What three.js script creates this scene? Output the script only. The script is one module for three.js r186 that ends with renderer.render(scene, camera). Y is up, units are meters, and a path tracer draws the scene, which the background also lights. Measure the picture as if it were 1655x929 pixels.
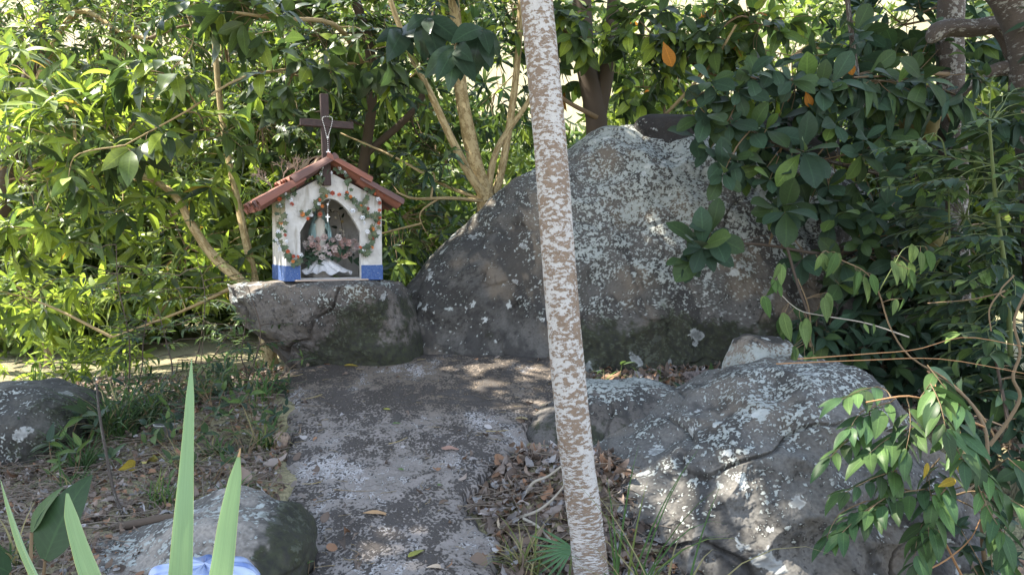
import * as THREE from 'three';
import { mergeGeometries, mergeVertices } from 'three/addons/utils/BufferGeometryUtils.js';
import { RoundedBoxGeometry } from 'three/addons/geometries/RoundedBoxGeometry.js';

// ------------------------------------------------------------------ camera, sky, sun, exposure
const W = 1655, H = 929, F = 1210, EYE = 1.6, PITCH = Math.atan(64.5 / F);
const scene = new THREE.Scene();
const camera = new THREE.PerspectiveCamera(2 * Math.atan(H / 2 / F) * 180 / Math.PI, W / H, 0.05, 600);
camera.position.set(0, EYE, 0);
camera.rotation.set(-PITCH, 0, 0);
scene.add(camera);
const SUN = new THREE.Vector3(-0.52, 0.82, -0.06).normalize();
const sun = new THREE.DirectionalLight(new THREE.Color(1, 0.93, 0.8), 5);
sun.position.copy(SUN).multiplyScalar(60);
sun.castShadow = true; sun.shadow.mapSize.set(4096, 4096); sun.shadow.radius = 1;
Object.assign(sun.shadow.camera, { left: -25, right: 25, top: 25, bottom: -25, near: 1, far: 160 });
scene.add(sun, sun.target);
{
  const w = 256, h = 128, d = new Float32Array(w * h * 4);
  for (let j = 0; j < h; j++) for (let i = 0; i < w; i++) {
    const el = Math.max(0, (j + 0.5) / h * 2 - 1), k = (j * w + i) * 4, t = Math.pow(el, 0.55);
    d[k] = 0.86 + (0.27 - 0.86) * t; d[k + 1] = 0.89 + (0.43 - 0.89) * t; d[k + 2] = 0.94 + (0.72 - 0.94) * t; d[k + 3] = 1;
  }
  const sky = new THREE.DataTexture(d, w, h, THREE.RGBAFormat, THREE.FloatType);
  sky.mapping = THREE.EquirectangularReflectionMapping; sky.magFilter = THREE.LinearFilter; sky.wrapS = THREE.RepeatWrapping; sky.needsUpdate = true;
  scene.background = sky; scene.environment = sky;
}
const renderer = new THREE.WebGLRenderer({ antialias: true });
renderer.setSize(1024, 574);
renderer.shadowMap.enabled = true;
renderer.toneMapping = THREE.LinearToneMapping;
renderer.toneMappingExposure = 3.8;

// ------------------------------------------------------------------ helpers
let seed = 12345;
const R = () => { seed = (seed + 0x6d2b79f5) | 0; let t = Math.imul(seed ^ (seed >>> 15), 1 | seed); t = (t + Math.imul(t ^ (t >>> 7), 61 | t)) ^ t; return ((t ^ (t >>> 14)) >>> 0) / 4294967296; };
const rr = (a, b) => a + (b - a) * R();
const V = (x, y, z) => new THREE.Vector3(x, y, z);
const lerp = (a, b, t) => a + (b - a) * t, clamp = (x, a = 0, b = 1) => Math.min(b, Math.max(a, x));
const sst = (a, b, x) => { const t = clamp((x - a) / (b - a)); return t * t * (3 - 2 * t); };
const cp = Math.cos(PITCH), sp = Math.sin(PITCH);
const slopeOf = (py) => { const v = (H / 2 - py) / F; return (v * cp - sp) / (v * sp + cp); };    // rise per metre of depth
function P(px, py, d) {                                                                            // the point of the place seen at that pixel, d metres ahead
  const v = (H / 2 - py) / F, k = d / (v * sp + cp);
  return V((px - W / 2) / F * k, EYE + slopeOf(py) * d, -d);
}
function toPx(p) { const y = p.y - EYE, z = -p.z, dz = z * cp - y * sp, dy = y * cp + z * sp; return [W / 2 + p.x / dz * F, H / 2 - dy / dz * F, dz]; }

const PERM = new Uint8Array(512);
{ const p = [...Array(256).keys()]; for (let i = 255; i > 0; i--) { const j = Math.floor(R() * (i + 1)); [p[i], p[j]] = [p[j], p[i]]; } for (let i = 0; i < 512; i++) PERM[i] = p[i & 255]; }
const GR = new Float32Array(36); [[1, 1, 0], [-1, 1, 0], [1, -1, 0], [-1, -1, 0], [1, 0, 1], [-1, 0, 1], [1, 0, -1], [-1, 0, -1], [0, 1, 1], [0, -1, 1], [0, 1, -1], [0, -1, -1]].forEach((g, i) => GR.set(g, i * 3));
function gd(h, x, y, z) { const g = (h % 12) * 3; return GR[g] * x + GR[g + 1] * y + GR[g + 2] * z; }
function noise(x, y, z) {
  const X = Math.floor(x), Y = Math.floor(y), Z = Math.floor(z); x -= X; y -= Y; z -= Z;
  const i = X & 255, j = Y & 255, k = Z & 255, u = x * x * x * (x * (x * 6 - 15) + 10), v = y * y * y * (y * (y * 6 - 15) + 10), w = z * z * z * (z * (z * 6 - 15) + 10);
  const A = PERM[i] + j, B = PERM[i + 1] + j, AA = PERM[A] + k, AB = PERM[A + 1] + k, BA = PERM[B] + k, BB = PERM[B + 1] + k;
  const a = gd(PERM[AA], x, y, z), b = gd(PERM[BA], x - 1, y, z), c = gd(PERM[AB], x, y - 1, z), d = gd(PERM[BB], x - 1, y - 1, z);
  const e = gd(PERM[AA + 1], x, y, z - 1), f = gd(PERM[BA + 1], x - 1, y, z - 1), g = gd(PERM[AB + 1], x, y - 1, z - 1), h = gd(PERM[BB + 1], x - 1, y - 1, z - 1);
  const p = a + u * (b - a), q = c + u * (d - c), r = e + u * (f - e), s = g + u * (h - g), m = p + v * (q - p), n = r + v * (s - r);
  return m + w * (n - m);
}
function fbm(x, y, z, o = 4) { let s = 0, a = 0.5, t = 0; for (let i = 0; i < o; i++) { s += a * noise(x, y, z); t += a; a *= 0.55; x = x * 2.03 + 7.1; y = y * 2.03 + 3.7; z = z * 2.03 + 5.3; } return s / t; }
// round patches: how far inside the nearest patch (0 outside), patches of random size in a share of the cells
function patches(x, y, z, share, rmax) {
  const X = Math.floor(x), Y = Math.floor(y), Z = Math.floor(z); let best = 0;
  for (let a = -1; a < 2; a++) for (let b = -1; b < 2; b++) for (let c = -1; c < 2; c++) {
    const h = PERM[PERM[PERM[(X + a) & 255] + ((Y + b) & 255)] + ((Z + c) & 255)];
    if (h / 256 > share) continue;
    const h2 = PERM[h + 17], h3 = PERM[h2 + 91], h4 = PERM[h3 + 33];
    const dx = X + a + h2 / 256 - x, dy = Y + b + h3 / 256 - y, dz = Z + c + h4 / 256 - z, r = rmax * (0.35 + 0.65 * PERM[h4 + 5] / 256);
    const t = 1 - Math.sqrt(dx * dx + dy * dy + dz * dz) / r; if (t > best) best = t;
  }
  return best;
}
function dataTex(data, w, h, srgb) {
  const t = new THREE.DataTexture(data, w, h, THREE.RGBAFormat);
  if (srgb) t.colorSpace = THREE.SRGBColorSpace;
  t.magFilter = t.minFilter = THREE.LinearFilter; t.needsUpdate = true; return t;
}
const s8 = (c) => Math.round(255 * clamp(c <= 0.0031308 ? c * 12.92 : 1.055 * Math.pow(c, 1 / 2.4) - 0.055));
function paint(w, h, fn) {                               // fn(u, v) -> [r, g, b (linear), height 0..1]; gives a colour map and a height map
  const a = new Uint8Array(w * h * 4), b = new Uint8Array(w * h * 4);
  for (let j = 0; j < h; j++) for (let i = 0; i < w; i++) {
    const k = (j * w + i) * 4, c = fn((i + 0.5) / w, (j + 0.5) / h);
    a[k] = s8(c[0]); a[k + 1] = s8(c[1]); a[k + 2] = s8(c[2]); a[k + 3] = 255;
    b[k] = b[k + 1] = b[k + 2] = Math.round(255 * clamp(c[3])); b[k + 3] = 255;
  }
  return [dataTex(a, w, h, true), dataTex(b, w, h, false)];
}
const mixc = (a, b, t) => [a[0] + (b[0] - a[0]) * t, a[1] + (b[1] - a[1]) * t, a[2] + (b[2] - a[2]) * t];
const lin = (r, g, b) => new THREE.Color().setRGB(r, g, b);
const std = (c, rough = 0.9, more = {}) => new THREE.MeshStandardMaterial({ color: lin(...c), roughness: rough, side: THREE.DoubleSide, ...more });

const used = {};
const numbered = (n) => { const k = used[n] = (used[n] ?? -1) + 1; return k ? `${n}_${String(k).padStart(3, '0')}` : n; };
function tag(o, label, category, group, kind) { if (label) o.userData.label = label; if (category) o.userData.category = category; if (group) o.userData.group = group; if (kind) o.userData.kind = kind; return o; }
function shade(o) { o.castShadow = o.receiveShadow = true; return o; }
function thing(name, label, category, pos = V(0, 0, 0), group) { const g = new THREE.Group(); g.name = numbered(name); g.position.copy(pos); scene.add(g); return tag(g, label, category, group); }
function part(name, geo, mat, parent, pos) { const m = shade(new THREE.Mesh(geo, mat)); m.name = name; if (pos) m.position.copy(pos); parent.add(m); return m; }
function solo(name, geo, mat, label, category, group, kind) { const m = shade(new THREE.Mesh(geo, mat)); m.name = numbered(name); scene.add(m); return tag(m, label, category, group, kind); }

// a tapered tube through points (origin o is taken off), with uv in (turn, metres)
function tubeGeo(pts, r0, r1, sides = 6, segs = 0, o = V(0, 0, 0), bump = 0) {
  const curve = new THREE.CatmullRomCurve3(pts.map((p) => p.clone()), false, 'centripetal'), n = segs || Math.max(3, pts.length * 3), len = curve.getLength();
  const pos = [], uv = [], idx = [], nor = V(0, 0, 0), bin = V(0, 0, 0), tan = V(0, 0, 0), c = V(0, 0, 0);
  let prev = Math.abs(pts[1].clone().sub(pts[0]).normalize().y) < 0.9 ? V(0, 1, 0) : V(1, 0, 0);
  for (let i = 0; i <= n; i++) {
    const t = i / n; curve.getPoint(t, c); curve.getTangent(t, tan);
    nor.copy(prev).addScaledVector(tan, -prev.dot(tan)).normalize(); prev = nor.clone(); bin.crossVectors(tan, nor);
    let r = typeof r0 === 'function' ? r0(t) : lerp(r0, r1, t);
    for (let j = 0; j <= sides; j++) {
      const a = j / sides * 2 * Math.PI, ca = Math.cos(a), sa = Math.sin(a);
      const q = bump ? r * (1 + bump * noise(ca * 1.3 + 5, sa * 1.3, t * len * 3)) : r;
      pos.push(c.x + (nor.x * ca + bin.x * sa) * q - o.x, c.y + (nor.y * ca + bin.y * sa) * q - o.y, c.z + (nor.z * ca + bin.z * sa) * q - o.z); uv.push(j / sides, t * len);
    }
  }
  for (let i = 0; i < n; i++) for (let j = 0; j < sides; j++) { const a = i * (sides + 1) + j, b = a + sides + 1; idx.push(a, b, a + 1, b, b + 1, a + 1); }
  const g = new THREE.BufferGeometry(); g.setAttribute('position', new THREE.Float32BufferAttribute(pos, 3)); g.setAttribute('uv', new THREE.Float32BufferAttribute(uv, 2)); g.setIndex(idx); g.computeVertexNormals(); return g;
}
// a leaf one metre long along +y, facing +z: profile, fold along the midrib, bend of the tip, waves of the rim
const PROF = {
  lance: (t) => Math.pow(Math.sin(Math.PI * Math.pow(t, 0.85)), 0.9),
  obov: (t) => Math.pow(Math.sin(Math.PI * Math.pow(t, 1.55)), 0.75),
  ovate: (t) => Math.pow(Math.sin(Math.PI * Math.pow(t, 0.68)), 0.85),
  grass: (t) => Math.min(1, t * 14) * (1 - t * t * 0.98),
  strap: (t) => (0.55 + 0.45 * Math.sin(Math.PI * Math.min(1, t * 0.9 + 0.1))) * Math.pow(Math.max(0, 1 - Math.pow(t, 3.2)), 0.8),
};
function leafGeo(w, shape, { fold = 0.22, bend = 0.5, wave = 0, rows = 7, curl = 0, twist = 0 } = {}) {
  const pos = [], uv = [], idx = []; let y = 0, z = 0;
  for (let i = 0; i <= rows; i++) {
    const t = i / rows, a = bend * Math.pow(t, 1.4);
    if (i) { y += Math.cos(a) / rows; z -= Math.sin(a) / rows; }
    const hw = w / 2 * PROF[shape](clamp(t, 0.015, 0.99)), tw = twist * t;
    for (let j = -1; j <= 1; j++) {
      let x = j * hw, dz = Math.abs(j) * hw * fold + (j ? wave * hw * Math.sin(t * 11 + j * 2) : 0) - Math.abs(j) * curl * hw * t;
      const X = x * Math.cos(tw) - dz * Math.sin(tw), D = x * Math.sin(tw) + dz * Math.cos(tw);
      pos.push(X, y + Math.sin(a) * D, z + Math.cos(a) * D); uv.push(j / 2 + 0.5, t);
    }
  }
  for (let i = 0; i < rows; i++) for (let j = 0; j < 2; j++) { const a = i * 3 + j, b = a + 3; idx.push(a, a + 1, b, b, a + 1, b + 1); }
  const g = new THREE.BufferGeometry(); g.setAttribute('position', new THREE.Float32BufferAttribute(pos, 3)); g.setAttribute('uv', new THREE.Float32BufferAttribute(uv, 2)); g.setIndex(idx); g.computeVertexNormals(); return g;
}
const VEINS = (() => {
  const [c] = paint(128, 256, (u, v) => {
    const x = Math.abs(u - 0.5) * 2, mid = Math.exp(-Math.pow(x / 0.05, 2)), s = (v - x * 0.16) * 11, side = Math.exp(-Math.pow((s - Math.round(s)) / 0.09, 2)) * (1 - x * 0.7);
    const blotch = 0.86 + 0.2 * fbm(u * 6, v * 9, 3, 3), k = clamp(0.78 * blotch + 0.5 * mid + 0.16 * side);
    return [clamp(k * (1 + 0.1 * mid)), k, k * (1 - 0.05 * mid), 0];
  });
  return c;
})();
const LG = {
  mango: [leafGeo(0.2, 'lance', { bend: 0.7, wave: 0.12 }), leafGeo(0.24, 'lance', { bend: 0.35, wave: 0.2, twist: 0.5 }), leafGeo(0.17, 'lance', { bend: 1.1, fold: 0.4, twist: -0.4 })],
  broad: [leafGeo(0.5, 'obov', { bend: 0.5, fold: 0.16 }), leafGeo(0.55, 'obov', { bend: 0.25, fold: 0.25, wave: 0.06 }), leafGeo(0.46, 'obov', { bend: 0.8, fold: 0.2, twist: 0.3 })],
  big: [leafGeo(0.42, 'lance', { bend: 0.6, wave: 0.1, rows: 10 }), leafGeo(0.46, 'lance', { bend: 0.9, wave: 0.14, rows: 10, twist: 0.3 }), leafGeo(0.38, 'lance', { bend: 0.3, wave: 0.1, rows: 10 })],
  ovate: [leafGeo(0.4, 'ovate', { bend: 0.4 }), leafGeo(0.45, 'ovate', { bend: 0.7, fold: 0.3 }), leafGeo(0.36, 'ovate', { bend: 0.2, twist: 0.4 })],
  fine: [leafGeo(0.16, 'lance', { bend: 0.4, rows: 4 }), leafGeo(0.2, 'lance', { bend: 0.8, rows: 4 }), leafGeo(0.14, 'lance', { bend: 0.1, rows: 4, twist: 0.5 })],
  grass: [leafGeo(0.035, 'grass', { bend: 1.2, fold: 0.3 }), leafGeo(0.03, 'grass', { bend: 0.6, fold: 0.3 }), leafGeo(0.028, 'grass', { bend: 1.8, fold: 0.3 })],
  dead: [leafGeo(0.5, 'ovate', { bend: 1.3, fold: 0.5, wave: 0.3 }), leafGeo(0.4, 'lance', { bend: -0.8, fold: -0.5, wave: 0.35, twist: 0.7 }), leafGeo(0.55, 'obov', { bend: 0.8, fold: 0.7, wave: 0.25, curl: 0.6 })],
};
function leafMat(c, coat = 0.35, coatR = 0.32, thr = 0.45, map = VEINS) {
  return new THREE.MeshPhysicalMaterial({ color: lin(...c), map, roughness: 1, specularIntensity: 0.3, transmission: thr, thickness: 0, clearcoat: coat, clearcoatRoughness: coatR, side: THREE.DoubleSide });
}
const quatOf = (dir, up, roll = 0) => {
  const y = dir.clone().normalize(), x = V(0, 0, 0).crossVectors(y, up);
  if (x.lengthSq() < 1e-4) x.set(1, 0, 0); x.normalize();
  const z = V(0, 0, 0).crossVectors(x, y); const m = new THREE.Matrix4().makeBasis(x, y, z);
  const q = new THREE.Quaternion().setFromRotationMatrix(m);
  return roll ? q.multiply(new THREE.Quaternion().setFromAxisAngle(V(0, 1, 0), roll)) : q;
};
const UP = V(0, 1, 0);
// the openings that the high crowns leave: the dapples of the photograph lie where the sun comes through them
const OPEN = [[840, 582, 5.75, 0.14], [770, 592, 5.6, 0.1], [720, 578, 5.8, 0.1], [800, 640, 5.0, 0.1], [1060, 395, 6.2, 0.1], [1020, 195, 6.9, 0.12], [770, 355, 6.9, 0.2], [690, 450, 6.8, 0.16], [650, 480, 6.8, 0.14], [1030, 610, 5.5, 0.18], [980, 605, 5.5, 0.16], [1150, 765, 3.6, 0.11], [1210, 815, 3.5, 0.08], [990, 750, 3.9, 0.1], [1485, 650, 3.2, 0.2], [1500, 690, 3.2, 0.14], [1400, 850, 3.1, 0.1], [1610, 810, 3.1, 0.14], [450, 310, 6.0, 0.14], [425, 325, 6.0, 0.12], [440, 430, 6.0, 0.1], [760, 240, 7.75, 0.3], [735, 150, 7.9, 0.3], [785, 300, 7.7, 0.25], [700, 180, 7.5, 0.25], [410, 400, 7.0, 0.3], [350, 420, 7, 0.3], [290, 900, 1.05, 0.12], [30, 860, 1.0, 0.12], [640, 890, 3.2, 0.06], [1440, 460, 4.6, 0.16], [880, 660, 4.7, 0.1]].map(([x, y, d, r]) => [P(x, y, d), r]);
const shaft = (q, more) => OPEN.some(([p, r]) => { const dx = q.x - p.x, dy = q.y - p.y, dz = q.z - p.z, t = dx * SUN.x + dy * SUN.y + dz * SUN.z; return t > 0.6 && dx * dx + dy * dy + dz * dz - t * t < (r + more) ** 2; });
const rdir = () => { const z = rr(-1, 1), a = rr(0, 2 * Math.PI), s = Math.sqrt(1 - z * z); return V(s * Math.cos(a), z, s * Math.sin(a)); };

// ------------------------------------------------------------------ bark
const barkTone = (light, dark, share, sx, sy) => (u, v) => {
  const a = u * 2 * Math.PI, x = Math.cos(a) * sx, z = Math.sin(a) * sx, y = v * sy;
  const base = fbm(x * 2, y * 1.4, z * 2, 4) * 0.5 + 0.5, fine = fbm(x * 9, y * 14, z * 9, 3);
  const n = fbm(x * 1.6 + 9, y * 3.4, z * 1.6, 5) + 0.45 * fbm(x * 5, y * 13, z * 5, 3) + 0.3 * noise(x * 0.5, y * 0.16, z * 0.5 + 4), m = sst(-0.07, 0.1, n + share);
  const ring = sst(0.34, 0.5, fbm(x * 0.7 + 3, y * 10, z * 0.7, 3));
  let c = mixc(dark, dark.map((k) => k * 0.55), clamp(base + fine * 0.6)); c = mixc(c, light.map((k) => k * (0.86 + 0.3 * base + 0.25 * fine)), m * 0.92); c = mixc(c, dark.map((k) => k * 0.7), ring * 0.5);
  return [...c, 0.4 + 0.35 * m + 0.25 * fine - 0.3 * ring];
};
function barkMat(fn, bump, rep = 1) {
  const [m, b] = paint(512, 1024, fn); for (const t of [m, b]) { t.wrapS = THREE.RepeatWrapping; t.wrapT = THREE.MirroredRepeatWrapping; t.repeat.set(1, rep); }
  return new THREE.MeshStandardMaterial({ map: m, bumpMap: b, bumpScale: bump, roughness: 0.92, side: THREE.DoubleSide });
}
const BARK = {
  pale: (() => { const m = barkMat(barkTone([0.39, 0.375, 0.355], [0.225, 0.162, 0.115], 0.035, 1.5, 46), 0.006, 1 / 2); return m; })(),
  gold: barkMat(barkTone([0.46, 0.36, 0.19], [0.36, 0.26, 0.12], 0.1, 1, 5), 0.006, 0.5),
  grey: barkMat(barkTone([0.25, 0.24, 0.21], [0.09, 0.07, 0.055], -0.12, 1.2, 8), 0.01, 0.6),
  dark: std([0.075, 0.055, 0.04], 0.95), twig: std([0.16, 0.11, 0.06], 0.9), goldTwig: std([0.32, 0.24, 0.12], 0.9), green: std([0.1, 0.13, 0.04], 0.8), rust: std([0.34, 0.18, 0.08], 0.85), paleStem: std([0.3, 0.27, 0.22], 0.9),
};

// ------------------------------------------------------------------ ground
const SLA = (() => { const y0 = EYE + slopeOf(929) * 3.0, y1 = EYE + slopeOf(580) * 5.9, b = (y1 - y0) / 2.9; return [y0 - b * 3.0, b]; })();
const slabY = (x, z) => SLA[0] + SLA[1] * Math.min(-z, 6.6) + 0.02 * noise(x * 1.1, 3.3, z * 1.1) + 0.006 * fbm(x * 6, 1, z * 6, 3);
const onSlab = (px, py) => { const s = slopeOf(py), d = (SLA[0] - EYE) / (s - SLA[1]); return P(px, py, d); };
const GP = [];
for (const [px, py, d, dy = 0] of [[60, 780, 4.0], [250, 780, 3.75], [400, 765, 3.9], [425, 650, 4.9], [200, 665, 5.3], [300, 625, 6], [30, 622, 8.5], [30, 590, 9.8], [150, 612, 8], [430, 605, 6.1], [240, 860, 3.2],
  [850, 800, 3.6], [850, 890, 3.3], [900, 920, 3.25], [960, 980, 3.3], [900, 745, 3.9], [925, 880, 3.25], [1000, 615, 5.6], [1110, 605, 5.7], [1250, 640, 5.2], [1000, 1060, 3.0], [1100, 1090, 3.05], [1250, 1090, 3.0], [1400, 1080, 3.05], [1500, 1060, 3.1], [1640, 900, 3.7], [1640, 700, 4.8]]) GP.push(P(px, py, d));
for (const [px, py] of [[500, 600], [700, 590], [880, 605], [480, 700], [650, 700], [830, 690], [500, 850], [640, 850], [740, 800], [640, 1000], [520, 1000]]) { const p = onSlab(px, py); p.y -= 0.09; GP.push(p); }
for (const q of [[0, 0, 0.3], [-2, 0, -0.5], [2, 0, -0.5], [-3, 0.05, -2], [3, 0.1, -2], [-0.5, 0.1, -1.6], [0.9, 0.05, -2], [4, 0.3, -5], [4, 0.6, -8], [1.5, 0.85, -8.5], [-0.5, 0.7, -8], [-6, 0.1, -8], [-7, 0, -5], [-3, 0.2, -11], [2, 0.7, -12], [7, 0.8, -10], [-9, 0, -13], [0, 0.4, -15], [9, 0.8, -15], [0, 0, 4], [-8, 0, 3], [8, 0, 3]]) GP.push(V(...q));
function groundY(x, z) {
  let s = 0, w = 0;
  for (const p of GP) { const dx = x - p.x, dz = z - p.z, k = 1 / Math.pow(dx * dx + dz * dz + 0.04, 2); s += k * p.y; w += k; }
  const d = -z - 15 + 0.12 * x, hill = d > 0 ? 0.55 * d * d / (d + 14) : 0;
  return s / w + hill + 0.018 * fbm(x * 2, 0, z * 2, 3) + (d > 0 ? 0.4 * fbm(x * 0.2, 4, z * 0.2, 3) * Math.min(1, d / 6) : 0);
}
{
  const n = 300, pos = [], col = [], uv = [], idx = [], st = (t) => { const s = t * 2 - 1; return Math.sign(s) * (6 * Math.abs(s) + 150 * Math.pow(Math.abs(s), 6)); };
  for (let j = 0; j <= n; j++) for (let i = 0; i <= n; i++) {
    const x = st(i / n), z = -5 + st(j / n), y = groundY(x, z), n1 = fbm(x * 5, 0, z * 5, 4), n2 = fbm(x * 0.7, 8, z * 0.7, 4);
    const c = mixc(mixc([0.2, 0.155, 0.1], [0.4, 0.34, 0.21], clamp(0.5 + n1 * 1.2)), [0.34, 0.34, 0.15], 0.6 * clamp(0.4 + n2));
    pos.push(x, y, z); col.push(...c); uv.push(x, z);
  }
  for (let j = 0; j < n; j++) for (let i = 0; i < n; i++) { const a = j * (n + 1) + i, b = a + n + 1; idx.push(a, b, a + 1, b, b + 1, a + 1); }
  const g = new THREE.BufferGeometry(); g.setAttribute('position', new THREE.Float32BufferAttribute(pos, 3)); g.setAttribute('color', new THREE.Float32BufferAttribute(col, 3)); g.setAttribute('uv', new THREE.Float32BufferAttribute(uv, 2)); g.setIndex(idx); g.computeVertexNormals();
  const [m, b] = paint(512, 512, (u, v) => { const a = u * 6.2832, c = v * 6.2832, k = 0.75 + 0.5 * fbm(Math.cos(a) * 8 + 20, Math.sin(a) * 8 + Math.cos(c) * 8, Math.sin(c) * 8, 4); return [k, k, k, k]; });
  m.wrapS = m.wrapT = b.wrapS = b.wrapT = THREE.RepeatWrapping;
  solo('ground', g, new THREE.MeshStandardMaterial({ vertexColors: true, map: m, bumpMap: b, bumpScale: 0.03, roughness: 1, side: THREE.DoubleSide }), null, null, null, 'structure');
}

// ------------------------------------------------------------------ path slab: weathered concrete over rock
const SLAB = [[440, 612], [447, 650], [470, 700], [452, 760], [478, 830], [500, 880], [505, 960], [510, 1120], [800, 1120], [800, 930], [798, 860], [748, 795], [790, 755], [838, 712], [850, 680], [900, 655], [955, 628], [960, 600], [900, 575], [700, 566], [560, 575], [470, 590]].map(([a, b]) => onSlab(a, b));
function slabSD(x, z) {                                   // distance to the slab's outline, negative inside
  let d = 1e9, ins = false;
  for (let i = 0, j = SLAB.length - 1; i < SLAB.length; j = i++) {
    const a = SLAB[i], b = SLAB[j], ex = b.x - a.x, ez = b.z - a.z, t = clamp(((x - a.x) * ex + (z - a.z) * ez) / (ex * ex + ez * ez));
    d = Math.min(d, Math.hypot(x - a.x - ex * t, z - a.z - ez * t));
    if ((a.z > z) !== (b.z > z) && x < (b.x - a.x) * (z - a.z) / (b.z - a.z) + a.x) ins = !ins;
  }
  return ins ? -d : d;
}
const topY = (x, z) => (slabSD(x, z) < -0.02 ? slabY(x, z) : groundY(x, z));
{
  const x0 = -2.1, x1 = 0.75, z0 = -6.4, z1 = -2.0, nx = 260, nz = 360, pos = [], uv = [], idx = [], keep = [];
  for (let j = 0; j <= nz; j++) for (let i = 0; i <= nx; i++) {
    const x = lerp(x0, x1, i / nx), z = lerp(z0, z1, j / nz), sd = slabSD(x, z) + 0.1 * fbm(x * 4, 9, z * 4, 4) + 0.015 * noise(x * 30, 2, z * 30) - 0.02;
    const drop = 0.26 * sst(-0.05, 0.1, sd) + 0.02 * sst(-0.2, 0, sd);
    const step = 0.03 * (sst(-0.02, 0.02, noise(x * 1.7 + 3, 0, z * 1.9)) - 0.5), chip = 0.007 * fbm(x * 22, 5, z * 22, 3);
    pos.push(x, slabY(x, z) - drop + step * 0.12 + chip, z); uv.push(i / nx, j / nz); keep.push(sd < 0.14);
  }
  for (let j = 0; j < nz; j++) for (let i = 0; i < nx; i++) { const a = j * (nx + 1) + i, b = a + nx + 1; if (keep[a] && keep[b] && keep[a + 1] && keep[b + 1]) idx.push(a, b, a + 1, b, b + 1, a + 1); }
  const g = new THREE.BufferGeometry(); g.setAttribute('position', new THREE.Float32BufferAttribute(pos, 3)); g.setAttribute('uv', new THREE.Float32BufferAttribute(uv, 2)); g.setIndex(idx); g.computeVertexNormals();
  const [m, b] = paint(1200, 1800, (u, v) => {
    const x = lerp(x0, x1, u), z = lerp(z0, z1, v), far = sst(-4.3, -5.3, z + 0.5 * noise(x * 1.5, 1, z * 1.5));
    const f1 = fbm(x * 2.4, 0, z * 1.7, 5), f2 = fbm(x * 13, 4, z * 11, 4), f3 = fbm(x * 60, 2, z * 50, 3);
    let c = mixc([0.23, 0.2, 0.18], [0.14, 0.12, 0.1], clamp(f2 * 1.6 + f3 + 0.5));
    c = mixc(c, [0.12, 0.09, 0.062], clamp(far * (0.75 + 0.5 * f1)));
    const pale = sst(0.0, 0.1, f2 * 0.8 + f3 * 0.7 + f1 * 0.7 - 0.03 - far * 0.06); c = mixc(c, [0.38, 0.36, 0.35], pale * 0.9);
    const g1 = fbm(x * 2.6 + 31, 5, z * 1.7 + 8, 4), dark = sst(-0.03, 0.06, g1 * 0.9 + f2 * 0.6 + f3 * 0.8 + 0.06 * far); c = mixc(c, [0.04, 0.032, 0.026], dark * 0.93);
    const pit = sst(0.16, 0.3, f3 + f2 * 0.3); c = mixc(c, [0.05, 0.04, 0.034], pit * 0.6);
    const cr = Math.abs(fbm(x * 1.6 + 2, 7, z * 1.6, 4)), crack = 1 - sst(0.0, 0.006, cr); c = mixc(c, [0.03, 0.025, 0.02], crack * 0.7);
    return [...c, 0.5 + 0.3 * f3 + 0.25 * f2 - 0.2 * pit - 0.4 * crack + 0.25 * dark];
  });
  solo('path', g, new THREE.MeshStandardMaterial({ map: m, bumpMap: b, bumpScale: 0.012, roughness: 0.93, side: THREE.DoubleSide }), null, null, null, 'structure');
}

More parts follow.
